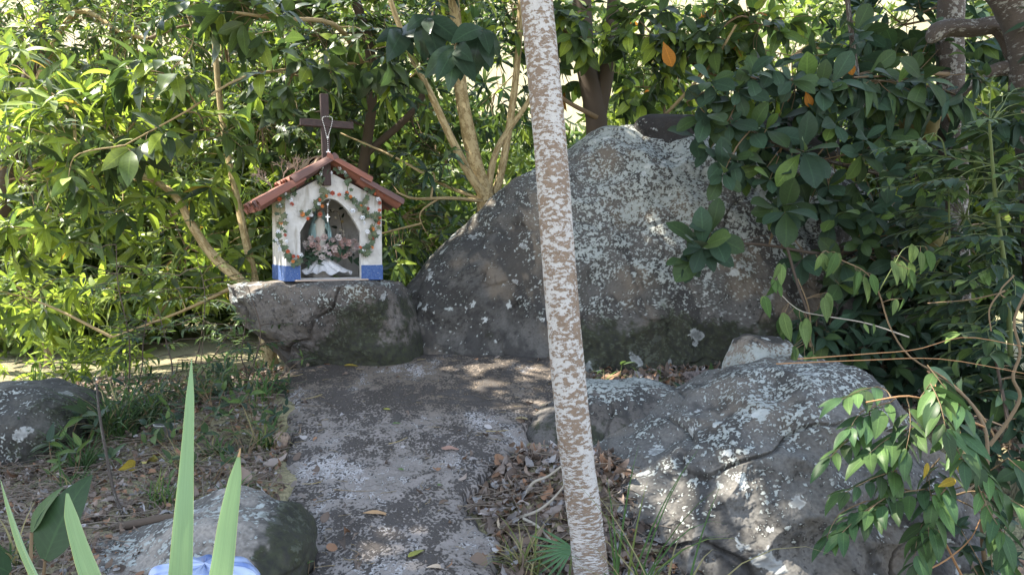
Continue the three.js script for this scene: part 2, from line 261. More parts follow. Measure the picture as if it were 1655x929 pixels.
// ------------------------------------------------------------------ rocks
// outline: what the rock's widest section looks like (pixels at depth d); front, back: how far it bulges; lean: how far its top leans back
function rock(name, label, category, { outline, d, front, back = front, lean = 0, box = 0.65, rough = 0.05, n = [160, 120, 60], tex = 1024, look, flat, sd = 0, tilt = 0, group }) {
  const pts = outline.map(([a, b]) => P(a, b, d));
  let cx = 0, cy = 0; { let x0 = 1e9, x1 = -1e9, y0 = 1e9, y1 = -1e9; for (const p of pts) { x0 = Math.min(x0, p.x); x1 = Math.max(x1, p.x); y0 = Math.min(y0, p.y); y1 = Math.max(y1, p.y); } cx = (x0 + x1) / 2; cy = (y0 + y1) / 2; }
  const NR = 720, raw = new Float32Array(NR), rad = new Float32Array(NR);
  for (let k = 0; k < NR; k++) {
    const a = k / NR * 2 * Math.PI, c = Math.cos(a), s = Math.sin(a); let best = 0.05;
    for (let i = 0; i < pts.length; i++) {
      const p = pts[i], q = pts[(i + 1) % pts.length], px = p.x - cx, py = p.y - cy, ex = q.x - p.x, ey = q.y - p.y, den = c * ey - s * ex; if (Math.abs(den) < 1e-9) continue;
      const t = (px * ey - py * ex) / den, u = (px * s - py * c) / den; if (t > 0 && u >= 0 && u <= 1 && t > best) best = t;
    }
    raw[k] = best;
  }
  for (let k = 0; k < NR; k++) { let s = 0, w = 0; for (let m = -9; m <= 9; m++) { const g = Math.exp(-m * m / 36); s += g * raw[(k + m + NR) % NR]; w += g; } rad[k] = s / w; }
  const C = V(cx, cy, -d), out = V(0, 0, 0), warp = lerp(1, 1 / box, 0.75);
  function at(x, y, z, fine) {                           // unit direction -> point of the surface, relative to C
    { const h = Math.hypot(x, y); if (h > 1e-6) { const h2 = Math.pow(Math.min(h, 1), warp), q = h2 / h; x *= q; y *= q; z = Math.sign(z) * Math.sqrt(Math.max(0, 1 - h2 * h2)); } }
    const rxy = Math.hypot(x, y), a = Math.atan2(y, x), k = ((a / (2 * Math.PI)) + 1) % 1 * NR, k0 = Math.floor(k) % NR, r = lerp(rad[k0], rad[(k0 + 1) % NR], k - Math.floor(k));
    const m = Math.pow(rxy, box), ca = rxy > 1e-6 ? x / rxy : 1, sa = rxy > 1e-6 ? y / rxy : 0, zz = Math.pow(Math.abs(z), box + 0.15) * (z > 0 ? front : -back);
    let X = ca * r * m, Y = sa * r * m, Z = zz - lean * sa * r * m + tilt * ca * r * m;
    const wx = X * 1.0 + cx * 3 + sd, wy = Y + cy, wz = Z - d;
    // broad planes and shoulders, then lumps
    let e = rough * (1.6 * noise(wx * 1.5, wy * 1.5, wz * 1.5) + 0.8 * (Math.abs(noise(wx * 2.9, wy * 2.9 + 4, wz * 2.9)) * -2 + 0.4));
    if (fine) { e += 0.75 * rough * fbm(wx * 5.5, wy * 5.5, wz * 5.5, 5) + 0.35 * rough * (0.25 - Math.abs(noise(wx * 4.1 + 7, wy * 4.1, wz * 4.1))); const cr = Math.abs(noise(wx * 1.1 + 11, wy * 1.1, wz * 1.1) + 0.25 * noise(wx * 4, wy * 4, wz * 4 + 2)); e -= rough * 0.45 * (1 - sst(0, 0.035, cr)); }
    const taper = lerp(0.35, 1, Math.abs(z) );
    X += x * e * taper; Y += y * e * taper; Z += z * e;
    if (flat !== undefined) { const wX = X + cx, wZ = Z - d, away = sst(0.32, 0.62, Math.hypot(wX - SHR.cx, wZ - SHR.cz)), lim = flat - away * (0.03 + 0.16 * Math.max(0, noise(wX * 3.1 + 5, 2, wZ * 3.1) + 0.15) + 0.03 * noise(wX * 11, 2, wZ * 11)); if (Y + cy > lim) Y = lim - cy + (Y + cy - lim) * 0.06; }
    return out.set(X, Y, Z);
  }
  let g = new THREE.BoxGeometry(2, 2, 2, ...n); g.deleteAttribute('uv'); g.deleteAttribute('normal'); g = mergeVertices(g, 1e-4);
  const p = g.attributes.position, uv = new Float32Array(p.count * 2), Tn = (t) => Math.tan(t * Math.PI / 4);
  for (let i = 0; i < p.count; i++) {
    let x = Tn(p.getX(i)), y = Tn(p.getY(i)), z = Tn(p.getZ(i)); const l = Math.hypot(x, y, z); x /= l; y /= l; z /= l;
    at(x, y, z, true); p.setXYZ(i, out.x, out.y, out.z);
    const ph = Math.acos(clamp(z, -1, 1)), r = Math.sin(ph / 2) * 0.5, h = Math.hypot(x, y) || 1; uv[2 * i] = 0.5 + r * x / h; uv[2 * i + 1] = 0.5 + r * y / h;
  }
  g.setAttribute('uv', new THREE.BufferAttribute(uv, 2)); g.computeVertexNormals();
  const [m, b] = paint(tex, tex, (u, v) => {
    const dx = (u - 0.5) * 2, dy = (v - 0.5) * 2, r = Math.hypot(dx, dy); if (r > 0.86) return [0.1, 0.09, 0.08, 0.5];
    const ph = 2 * Math.asin(r), s = Math.sin(ph), z = Math.cos(ph); at(r ? dx / r * s : 0, r ? dy / r * s : 0, z, false);
    return rockTone(out.x + cx, out.y + cy, out.z - d, look);
  });
  const mesh = solo(name, g, new THREE.MeshStandardMaterial({ map: m, bumpMap: b, bumpScale: 0.012, roughness: 0.92, side: THREE.DoubleSide }), label, category, group);
  mesh.position.copy(C); return { mesh, at, C };
}
// lichen, moss and weathering on stone: look = { base, dark, crust, spots, big, moss: (x, y) => 0..1, stain, warm }
function rockTone(x, y, z, k) {
  const f1 = fbm(x * 1.3, y * 1.3, z * 1.3, 4), f2 = fbm(x * 6, y * 6, z * 6, 4), f3 = fbm(x * 28, y * 28, z * 28, 3), st = fbm(x * 4.2 + y * 1.2, y * 0.9, z * 2, 4);
  const f4 = fbm(x * 70, y * 70, z * 70, 2), lo = noise(x * 0.8 + 3, y * 0.8, z * 0.8);
  let c = mixc(k.base, k.dark, clamp(0.45 + f1 * 1.5 + f2 * 1.2 + f3 * 0.8)), h = 0.45 + 0.22 * f3 + 0.2 * f2 + 0.12 * f4;
  c = c.map((q) => q * (1 + 0.5 * f4 + 0.35 * f3)); c = mixc(c, [0.025, 0.022, 0.02], 0.8 * sst(0.1, 0.26, f3 + 0.6 * f2 + 0.45 * f4));
  if (k.warm) c = mixc(c, [0.2, 0.15, 0.1], k.warm * sst(0, 0.3, fbm(x * 2 + 5, y * 2, z * 2, 3)));
  if (k.stain) { const s = sst(0.02, 0.16, st + f2 * 0.3 + (k.stainAt ? k.stainAt(x, y) : 0)); c = mixc(c, [0.032, 0.03, 0.028], s * k.stain); }
  const cm = (k.crustAt ? k.crustAt(x, y) : 0) + k.crust, cr = sst(0.0, 0.08, f1 * 0.42 + f2 * 0.5 + f3 * 0.75 + f4 * 0.6 + cm - 0.34); c = mixc(c, mixc([0.26, 0.28, 0.25], [0.38, 0.4, 0.375], clamp(0.5 + f3)), cr * 0.85); h += 0.15 * cr;
  if (k.spots > 0 && lo + f2 * 0.6 > -0.05) { const s = patches(x * 34 + f4 * 0.5 + f3 * 0.5, y * 34 + f3 * 0.6, z * 34, Math.min(0.85, k.spots * 1.3) * sst(-0.05, 0.3, lo + f2 * 0.6), 0.42); if (s > 0.1) { const e = sst(0.1, 0.3, s + f4 * 0.3); c = mixc(c, mixc([0.28, 0.3, 0.27], [0.42, 0.43, 0.4], clamp(0.5 + f3 * 2)), e * 0.8); h += 0.1 * e; } }
  if (k.spots > 0) { const wx = x + 0.05 * f3 + 0.08 * f2, wy = y + 0.06 * f2 + 0.03 * f4, s = patches(wx * 11, wy * 11, z * 11, k.spots * 0.9 * sst(-0.05, 0.25, f1 + lo * 0.6), 0.5); if (s > 0.06) { const e = sst(0.06, 0.2, s + f3 * 0.2); c = mixc(c, mixc([0.33, 0.345, 0.32], [0.45, 0.455, 0.43], clamp(0.5 + f2 * 2)), e * 0.92); h += 0.16 * e; } }
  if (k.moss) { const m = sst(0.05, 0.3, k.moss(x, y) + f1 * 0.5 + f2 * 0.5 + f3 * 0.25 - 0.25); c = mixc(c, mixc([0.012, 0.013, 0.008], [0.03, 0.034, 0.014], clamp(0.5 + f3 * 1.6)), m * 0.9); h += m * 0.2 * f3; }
  if (k.big > 0) { const wx = x + 0.12 * f2 + 0.03 * f3, wy = y + 0.1 * fbm(x * 6 + 9, y * 6, z * 6, 3), s = patches(wx * 5 + 40, wy * 5, z * 5, k.big, 0.36); if (s > 0.02) { const e = sst(0.06, 0.24, s + f3 * 0.4 + f4 * 0.25 - 0.04) * (0.75 - 0.4 * sst(0.2, 0.6, s + f2)); c = mixc(c, mixc([0.31, 0.315, 0.3], [0.44, 0.455, 0.44], clamp(0.5 + f2 * 2 + f3)), e); h += 0.14 * e; } }
  return [...c, clamp(h)];
}
const GREY = [0.094, 0.088, 0.079], DARK = [0.038, 0.035, 0.03];
const baseY = (px, py, d) => P(px, py, d).y;
{
  const yb = baseY(900, 590, 6.2);
  rock('boulder', 'huge grey boulder with pale lichen sloping up beside the shrine', 'boulder', {
    outline: [[600, 620], [622, 540], [640, 490], [700, 408], [770, 345], [830, 290], [905, 240], [935, 222], [965, 200], [1000, 190], [1035, 190], [1064, 192], [1110, 182], [1180, 182], [1300, 206], [1400, 300], [1490, 420], [1560, 560], [1500, 700], [1000, 720], [700, 680]],
    d: 6.9, front: 0.75, back: 1.2, lean: 0.32, box: 0.55, rough: 0.055, n: [340, 220, 90], tex: 1600,
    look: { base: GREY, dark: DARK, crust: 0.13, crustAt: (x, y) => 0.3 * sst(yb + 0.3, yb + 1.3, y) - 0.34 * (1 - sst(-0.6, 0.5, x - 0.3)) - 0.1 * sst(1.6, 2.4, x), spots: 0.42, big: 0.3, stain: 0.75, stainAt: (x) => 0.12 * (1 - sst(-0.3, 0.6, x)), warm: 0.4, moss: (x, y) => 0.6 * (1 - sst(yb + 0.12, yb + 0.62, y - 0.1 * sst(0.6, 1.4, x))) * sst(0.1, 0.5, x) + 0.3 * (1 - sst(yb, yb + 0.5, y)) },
  });
  rock('stone_slab', 'long dark stone slab lying along the crest of the huge boulder', 'stone slab', {
    outline: [[1022, 262], [1025, 200], [1040, 186], [1100, 190], [1150, 184], [1230, 194], [1290, 192], [1345, 208], [1350, 262], [1150, 262]], d: 7.1, front: 0.34, back: 0.4, box: 0.5, rough: 0.045, n: [140, 40, 40], tex: 512,
    look: { base: [0.035, 0.03, 0.027], dark: [0.014, 0.013, 0.012], crust: -0.08, spots: 0.03, big: 0.08, stain: 0.5 },
  });
}
const SHR = { d: 5.82, w: 0.773, dep: 0.6, a: 27 * Math.PI / 180 };
SHR.fl = P(462, 455, SHR.d);
SHR.cx = SHR.fl.x + SHR.w / 2 * Math.cos(SHR.a) - SHR.dep / 2 * Math.sin(SHR.a); SHR.cz = SHR.fl.z - SHR.w / 2 * Math.sin(SHR.a) - SHR.dep / 2 * Math.cos(SHR.a);
rock('pedestal_rock', 'dark overhanging rock carrying the small white shrine', 'rock', {
  outline: [[382, 480], [390, 440], [440, 420], [612, 418], [645, 455], [668, 492], [682, 530], [686, 590], [640, 640], [560, 640], [505, 610], [468, 572], [440, 545], [405, 522], [392, 508]], d: 6.2, front: 0.52, back: 0.6, lean: -0.12, box: 0.58, rough: 0.075, n: [210, 130, 80], tex: 1100, flat: SHR.fl.y - 0.004,
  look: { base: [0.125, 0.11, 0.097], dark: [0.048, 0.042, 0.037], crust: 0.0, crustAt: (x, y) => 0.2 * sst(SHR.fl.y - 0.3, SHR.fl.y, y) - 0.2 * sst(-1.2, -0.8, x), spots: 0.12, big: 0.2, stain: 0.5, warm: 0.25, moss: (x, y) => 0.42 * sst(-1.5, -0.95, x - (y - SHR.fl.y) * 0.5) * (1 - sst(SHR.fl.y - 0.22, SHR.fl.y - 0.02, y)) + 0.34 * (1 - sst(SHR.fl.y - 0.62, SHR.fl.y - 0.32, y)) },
});
rock('boulder', 'low broad lichen-speckled boulder right of the pale tree trunk', 'boulder', {
  outline: [[880, 820], [930, 752], [1000, 722], [1050, 700], [1110, 666], [1180, 630], [1225, 614], [1280, 598], [1340, 594], [1410, 602], [1470, 640], [1525, 720], [1555, 840], [1560, 1020], [1250, 1080], [960, 1080], [880, 980]],
  d: 4.2, front: 0.75, back: 0.7, lean: 0.5, box: 0.54, rough: 0.095, n: [320, 220, 90], tex: 1600,
  look: { base: [0.118, 0.111, 0.101], dark: [0.04, 0.037, 0.033], crust: 0.17, crustAt: (x, y) => 0.12 * sst(0.5, 0.95, y) - 0.3 * (1 - sst(0.05, 0.4, y)) - 0.15 * sst(1.6, 2.1, x), spots: 0.5, big: 0.34, stain: 0.7, warm: 0.25, moss: (x, y) => 0.2 * (1 - sst(0.1, 0.4, y)) },
});
rock('rock', 'small pale rock with white lichen standing behind the low broad boulder', 'rock', {
  outline: [[1166, 640], [1170, 612], [1190, 578], [1200, 552], [1218, 543], [1275, 547], [1300, 572], [1310, 610], [1300, 680], [1180, 680]], d: 4.95, front: 0.24, back: 0.25, lean: 0.25, box: 0.45, rough: 0.055, n: [70, 60, 40], tex: 512, sd: 4,
  look: { base: [0.24, 0.2, 0.16], dark: [0.1, 0.08, 0.065], crust: 0.55, crustAt: (x, y) => -0.7 * sst(0.93, 1.0, y), spots: 0.1, big: 0.3, stain: 0.85, stainAt: (x, y) => 0.45 * sst(0.88, 0.98, y) - 0.25 },
});
rock('rock', 'dark low rock with flat top behind the pale tree trunk', 'rock', {
  outline: [[826, 720], [838, 692], [870, 668], [905, 652], [950, 622], [1060, 622], [1118, 640], [1134, 690], [1100, 760], [960, 860], [880, 840], [840, 770]], d: 4.75, front: 0.42, back: 0.5, lean: 0.35, box: 0.5, rough: 0.04, n: [130, 90, 50], tex: 900, sd: 9,
  look: { base: [0.1, 0.09, 0.08], dark: [0.035, 0.032, 0.028], crust: 0.0, crustAt: (x, y) => 0.45 * sst(0.62, 0.72, y), spots: 0.35, big: 0.2, stain: 0.8, moss: (x, y) => 0.5 * (1 - sst(0.5, 0.66, y)) },
});
rock('rock', 'rounded dark rock with a white lichen patch at left edge', 'rock', {
  outline: [[-130, 720], [-90, 640], [-20, 622], [20, 620], [70, 628], [118, 648], [146, 676], [140, 720], [90, 790], [-80, 840]], d: 4.7, front: 0.42, back: 0.5, lean: 0.2, box: 0.5, rough: 0.07, n: [130, 100, 50], tex: 900, sd: 21,
  look: { base: [0.085, 0.08, 0.068], dark: [0.035, 0.034, 0.028], crust: 0.04, crustAt: (x, y) => 0.24 * sst(0.76, 0.9, y) + 0.2 * (1 - sst(-3.2, -3.0, x)), spots: 0.2, big: 0.5, stain: 0.5, moss: (x) => 0.35 * sst(-3.1, -2.7, x) },
});
rock('rock', 'pale grey rock at the bottom left in front of the leaf litter', 'rock', {
  outline: [[50, 970], [85, 915], [130, 884], [205, 868], [250, 852], [300, 834], [345, 830], [390, 838], [445, 858], [480, 880], [494, 925], [490, 1050], [280, 1100], [60, 1080]], d: 3.0, front: 0.3, back: 0.4, lean: 0.3, box: 0.48, rough: 0.06, n: [180, 110, 60], tex: 1100, sd: 33,
  look: { base: [0.25, 0.225, 0.195], dark: [0.07, 0.062, 0.055], crust: 0.2, crustAt: (x) => 0.12 * (1 - sst(-1.35, -1.15, x)) - 0.2 * sst(-1.1, -0.9, x), spots: 0.16, big: 0.4, stain: 0.75, moss: (x) => 0.75 * sst(-1.08, -0.92, x) },
});
rock('rock', 'small mossy rock among the undergrowth behind the grass at left', 'rock', {
  outline: [[160, 700], [176, 660], [215, 643], [262, 648], [285, 672], [292, 710]], d: 5.5, front: 0.2, rough: 0.03, n: [50, 40, 30], tex: 400, sd: 44,
  look: { base: [0.14, 0.13, 0.11], dark: [0.06, 0.055, 0.05], crust: -0.02, spots: 0.1, big: 0.1, stain: 0.5, moss: () => 0.35 },
});
rock('stone', 'small brown stone wedged under the left overhang of the shrine rock', 'stone', {
  outline: [[452, 610], [462, 585], [485, 572], [505, 585], [510, 615]], d: 6.05, front: 0.12, rough: 0.02, n: [40, 30, 20], tex: 300, sd: 50,
  look: { base: [0.24, 0.19, 0.14], dark: [0.12, 0.09, 0.07], crust: -0.05, spots: 0.05, big: 0.1, stain: 0.3 },
});
rock('stone', 'small pinkish brown stone at the foot of the big boulder', 'stone', {
  outline: [[1100, 612], [1108, 602], [1140, 600], [1172, 603], [1176, 618], [1130, 626]], d: 5.5, front: 0.1, rough: 0.015, n: [40, 20, 20], tex: 300, sd: 58,
  look: { base: [0.22, 0.17, 0.15], dark: [0.12, 0.09, 0.08], crust: -0.1, spots: 0, big: 0.05, stain: 0.3 },
});
rock('stone', 'round brown stone on the left edge of the path', 'stone', {
  outline: [[443, 714], [447, 706], [458, 703], [466, 709], [462, 719], [449, 720]], d: 4.35, front: 0.04, rough: 0.005, n: [24, 20, 12], tex: 200, sd: 67,
  look: { base: [0.33, 0.25, 0.19], dark: [0.2, 0.14, 0.1], crust: -0.2, spots: 0, big: 0, stain: 0.2 },
});

// ------------------------------------------------------------------ plants
const MAXLEAF = 300;
class Plant {
  constructor(name, label, category, base, group) { this.g = thing(name, label, category, base, group); this.o = base.clone(); this.nodes = []; this.leaves = []; this.twigs = []; this.r = {}; }
  // wood: a tube that sprigs and limbs may start from
  wood(kind, pts, r0, r1, mat, sides = 8) {
    part(kind, tubeGeo(pts, r0, r1, sides, 0, this.o, 0.12), mat, this.g); const c = new THREE.CatmullRomCurve3(pts), n = Math.max(4, pts.length * 4);
    for (let i = 1; i <= n; i++) this.nodes.push(c.getPoint(i / n)); return this;
  }
  near(p) { let b = null, d = 1e9; for (const q of this.nodes) { const e = q.distanceToSquared(p) * (q.y > p.y + 0.6 ? 1.8 : 1); if (e < d) { d = e; b = q; } } return b || this.o; }
  twig(a, b, r = 0.004, sag = 0.06) { const L = a.distanceTo(b); if (L < 0.02) return; const m = a.clone().lerp(b, 0.5).add(V(rr(-1, 1) * L * 0.12, L * sag, rr(-1, 1) * L * 0.12)); this.twigs.push(tubeGeo([a, m, b], Math.min(0.012, r * (1 + L)), r * 0.7, 4, 4, this.o)); }
  leaf(kind, pos, dir, up, size, tone, roll = 0) { this.leaves.push({ kind, pos, q: quatOf(dir, up, roll), size, tone }); }
  // leaves round the end of a twig
  rosette(kind, pos, dir, size, n, tone, spread = 1, droop = 0.35) {
    const a0 = rr(0, 6.28), x = V(0, 0, 0).crossVectors(dir, Math.abs(dir.y) > 0.9 ? V(1, 0, 0) : UP).normalize(), y = V(0, 0, 0).crossVectors(dir, x);
    for (let i = 0; i < n; i++) {
      const a = a0 + i * 2.39996 + rr(-0.25, 0.25), po = spread * (0.45 + 0.85 * i / n) + rr(-0.12, 0.12);
      const d = dir.clone().multiplyScalar(Math.cos(po)).addScaledVector(x, Math.cos(a) * Math.sin(po)).addScaledVector(y, Math.sin(a) * Math.sin(po)); d.y -= droop * rr(0.6, 1.3); d.normalize();
      this.leaf(kind, pos.clone().addScaledVector(dir, -0.12 * size * i / n * 2), d, dir.clone().addScaledVector(UP, 0.6), size * rr(0.5, 1.2), tone(), rr(-0.4, 0.4));
    }
  }
  // leaves left and right along a twig
  spray(kind, a, dir, len, size, n, tone, droop = 0.3) {
    const b = a.clone().addScaledVector(dir, len).add(V(0, -droop * len * 0.4, 0)); this.twig(a, b, 0.0025, 0.05);
    const side = V(0, 0, 0).crossVectors(dir, UP).normalize();
    for (let i = 0; i < n; i++) { const t = (i + 0.6) / n, s = i % 2 ? 1 : -1, d = dir.clone().multiplyScalar(0.55 + 0.3 * t).addScaledVector(side, s * rr(0.6, 0.95)); d.y -= droop * rr(0.3, 1.3); this.leaf(kind, a.clone().lerp(b, t), d, UP.clone().addScaledVector(rdir(), 0.35), size * rr(0.75, 1.1) * (1 - 0.25 * t), tone(), rr(-0.3, 0.3)); }
    this.leaf(kind, b, dir.clone().add(V(0, -droop, 0)), UP, size * rr(0.7, 1), tone());
  }
  // sprigs spread through an ellipsoid, most of them near its skin
  blob(c, rad, n, make, limb = 0.02, mat = BARK.twig, limbKind = 'branch') {
    if (limb) { const a = this.near(c); if (a.distanceTo(c) > 0.25) this.wood(limbKind, [a, a.clone().lerp(c, 0.5).add(V(rr(-0.15, 0.15), rr(0, 0.15), rr(-0.15, 0.15))), c], limb, limb * 0.4, mat, 6); }
    for (let i = 0; i < n; i++) {
      const u = rdir(), k = Math.pow(rr(0.1, 1), 0.45), p = V(c.x + u.x * rad[0] * k, c.y + u.y * rad[1] * k, c.z + u.z * rad[2] * k);
      if (p.y < topY(p.x, p.z) + 0.12) continue;
      const q = this.near(p), d = u.clone().multiplyScalar(0.8).add(V(0, 0.25, 0)).addScaledVector(p.clone().sub(q).normalize(), 0.6).normalize();
      if (R() < 0.6) this.twig(q, p, 0.0035); make(this, p, d);
    }
    return this;
  }
  done(col, { coat = 0.35, coatR = 0.3, thr = 0.45, vary = 0.25, twigMat = BARK.twig, geos = 3, most = MAXLEAF } = {}) {
    if (this.twigs.length) part('twig', mergeGeometries(this.twigs), twigMat, this.g).userData.kind = 'stuff';
    // col: list of tones; a leaf's tone picks one
    for (const l of this.leaves) { const [x, y, dz] = toPx(l.pos); l.px = dz > 0 && x > -25 && x < W + 25 && y > -25 && y < H + 25 ? l.size / dz * F : 0; l.score = l.px / Math.pow(dz, 1.2); }
    this.leaves = this.leaves.filter((l) => l.px > 0 || !shaft(l.pos, 0.08)); this.leaves.sort((a, b) => b.score - a.score);
    const mats = col.flatMap((c) => [1 - vary * 0.7, 1, 1 + vary].map((k) => leafMat(c.map((x) => x * k), coat, coatR, thr)));
    let i = 0;
    for (; i < this.leaves.length && i < most && this.leaves[i].px >= 9; i++) {
      const l = this.leaves[i], m = part('leaf', LG[l.kind][Math.floor(R() * 3)], mats[Math.min(col.length - 1, l.tone) * 3 + Math.floor(R() * 3)], this.g); m.position.copy(l.pos).sub(this.o); m.quaternion.copy(l.q); m.scale.setScalar(l.size);
    }
    const rest = this.leaves.slice(i); if (!rest.length) return this.g;
    const im = shade(new THREE.InstancedMesh(LG[rest[0].kind][0], leafMat([1, 1, 1], coat, coatR, thr), rest.length)); im.name = 'foliage'; im.userData.kind = 'stuff';
    const M = new THREE.Matrix4(), C = new THREE.Color();
    rest.forEach((l, k) => { M.compose(l.pos.clone().sub(this.o), l.q, V(l.size, l.size, l.size)); im.setMatrixAt(k, M); const c = col[Math.min(col.length - 1, l.tone)], f = 1 + vary * rr(-0.8, 1); im.setColorAt(k, C.setRGB(c[0] * f, c[1] * f, c[2] * f)); });
    this.g.add(im); return this.g;
  }
}
const pick = (...w) => () => { let t = R() * w.reduce((a, b) => a + b, 0); for (let i = 0; i < w.length; i++) { t -= w[i]; if (t <= 0) return i; } return 0; };
const BL = (px, py, d, rx, ry, rz) => [P(px, py, d), [rx / F * d, ry / F * d, rz]];
const mango = (size, n, tone, droop = 0.35, spread = 1) => (p, pos, dir) => p.rosette('mango', pos, dir, size * rr(0.8, 1.15), Math.round(n * rr(0.7, 1.2)), tone, spread, droop);
const broad = (size, n, tone, droop = 0.15) => (p, pos, dir) => p.rosette('broad', pos, dir, size * rr(0.8, 1.15), Math.round(n * rr(0.7, 1.2)), tone, 1.1, droop);
const big = (size, n, tone, droop = 0.5) => (p, pos, dir) => p.rosette('big', pos, dir, size * rr(0.8, 1.15), Math.round(n * rr(0.7, 1.2)), tone, 1.05, droop);
const spray = (kind, len, size, n, tone, droop = 0.3) => (p, pos, dir) => p.spray(kind, pos, dir.clone().setY(dir.y * 0.4).normalize(), len * rr(0.7, 1.2), size, n, tone, droop);
// the part of a crown above the picture: coarse clumps of leaves, one object per tree
const CLUMP = (() => { const gs = []; for (let i = 0; i < 16; i++) { const g = LG.fine[i % 3].clone(), u = rdir(), m = new THREE.Matrix4().compose(u.clone().multiplyScalar(rr(0.05, 0.3)), quatOf(rdir().add(V(0, -0.3, 0)), UP, rr(-1, 1)), V(1.5, 1, 1).multiplyScalar(rr(0.2, 0.32))); gs.push(g.applyMatrix4(m)); } return mergeGeometries(gs); })();
function overhead(p, blobs, col, name = 'foliage') {
  const at = []; for (const [c0, r, n] of blobs) { const c = c0.clone().add(V(0, 0, 1.1)); const a = p.near(c); p.wood('branch', [a, a.clone().lerp(c, 0.5).add(V(0, 0.3, 0)), c], 0.05, 0.02, BARK.grey, 6); for (let i = 0; i < n; i++) { const u = rdir(), k = Math.pow(R(), 0.4); at.push(V(c.x + u.x * r[0] * k, c.y + u.y * r[1] * k, c.z + u.z * r[2] * k)); } }
  const keep = at.filter((q) => (toPx(q)[1] < -70 || toPx(q)[2] < 0.1) && !shaft(q, 0.22)); const im = shade(new THREE.InstancedMesh(CLUMP, leafMat([1, 1, 1], 0.2, 0.4, 0.35, null), keep.length)); im.name = name; im.userData.kind = 'stuff';
  const C = new THREE.Color(); keep.forEach((q, k) => { const s = rr(0.7, 1.35), f = rr(0.7, 1.3); im.setMatrixAt(k, new THREE.Matrix4().compose(q.clone().sub(p.o), quatOf(rdir(), UP), V(s, s, s))); im.setColorAt(k, C.setRGB(col[0] * f, col[1] * f, col[2] * f)); }); p.g.add(im);
}
const G = { bright: [0.36, 0.48, 0.06], mid: [0.13, 0.21, 0.045], deep: [0.055, 0.1, 0.03], blue: [0.042, 0.085, 0.045], young: [0.27, 0.33, 0.11], yellow: [0.5, 0.36, 0.04], orange: [0.55, 0.22, 0.03], olive: [0.11, 0.13, 0.03] };
const gp = (px, py, d) => { const p = P(px, py, d); p.y = groundY(p.x, p.z) - 0.05; return p; };

{ // the gold-barked tree behind the shrine rock, its crown over the left of the picture
  const p = new Plant('tree', 'gold-barked leaning tree behind the left end of the shrine rock', 'tree', gp(440, 610, 6.9));
  p.wood('trunk', [p.o, P(432, 560, 6.85), P(418, 500, 6.9), P(392, 456, 6.95)], 0.075, 0.055, BARK.gold);
  p.wood('branch', [P(392, 456, 6.95), P(345, 415, 7.0), P(310, 365, 7.0), P(285, 320, 7.0), P(240, 288, 7.1), P(170, 272, 7.3)], 0.055, 0.02, BARK.gold);
  p.wood('branch', [P(418, 500, 6.9), P(408, 440, 7.1), P(397, 390, 7.2), P(380, 310, 7.3), P(366, 240, 7.4), P(350, 120, 7.5), P(340, -120, 7.5)], 0.045, 0.025, BARK.gold);
  p.wood('branch', [P(392, 456, 6.95), P(300, 500, 6.9), P(180, 545, 6.9)], 0.02, 0.008, BARK.goldTwig, 6);
  const t = pick(6, 3, 1.5, 0.15);
  for (const [a, b, d, rx, ry, rz, n] of [[110, 230, 6.6, 130, 80, 0.4, 30], [230, 160, 6.9, 110, 80, 0.4, 24], [60, 370, 6.8, 120, 60, 0.4, 22], [200, 350, 7.0, 110, 60, 0.4, 20], [40, 120, 7.0, 80, 80, 0.4, 14], [330, 420, 7.2, 90, 70, 0.4, 16], [250, 470, 7.2, 130, 50, 0.4, 18], [40, 480, 7.0, 70, 60, 0.4, 12], [330, 280, 7.3, 80, 70, 0.4, 14]]) p.blob(...BL(a, b, d, rx, ry, rz), n, mango(0.3, 10, t, 0.3, 1.15), 0.016, BARK.goldTwig);
  p.done([G.bright, G.mid, G.deep, G.yellow], { twigMat: BARK.goldTwig, coat: 1, coatR: 0.36, thr: 0.6 });
}
{ // the bushy tree at the far left
  const p = new Plant('tree', 'dense small-leaved tree filling the top left corner', 'tree', gp(-40, 600, 9.2));
  p.wood('trunk', [p.o, P(-20, 450, 9.2), P(30, 200, 9.2), P(90, -60, 9.2), P(120, -300, 9.2)], 0.13, 0.06, BARK.dark);
  p.wood('branch', [P(30, 200, 9.2), P(120, 20, 9.0), P(200, 55, 8.6), P(240, 62, 8.4)], 0.04, 0.018, BARK.gold);
  const t = pick(4.5, 4, 2.5);
  for (const [a, b, d, rx, ry, rz, n] of [[60, 80, 8.6, 150, 120, 0.6, 110], [210, 60, 8.9, 130, 110, 0.6, 90], [30, 290, 9, 130, 120, 0.6, 80], [360, 60, 9, 120, 110, 0.6, 80], [180, 240, 9.2, 150, 120, 0.6, 80], [40, 470, 9.3, 120, 90, 0.5, 40], [300, 400, 9.3, 140, 110, 0.5, 60], [420, 200, 9.4, 100, 120, 0.5, 60]]) p.blob(...BL(a, b, d, rx, ry, rz), n, (q, pos, dir) => [mango(0.2, 10, t, 0.45), spray('ovate', 0.26, 0.13, 9, t, 0.4), big(0.2, 6, t, 0.6), mango(0.15, 9, t, 0.3)][Math.floor(R() * 4)](q, pos, dir), 0.02);
  p.done([G.bright, G.mid, G.deep], { coat: 1, coatR: 0.36, thr: 0.6 });
}
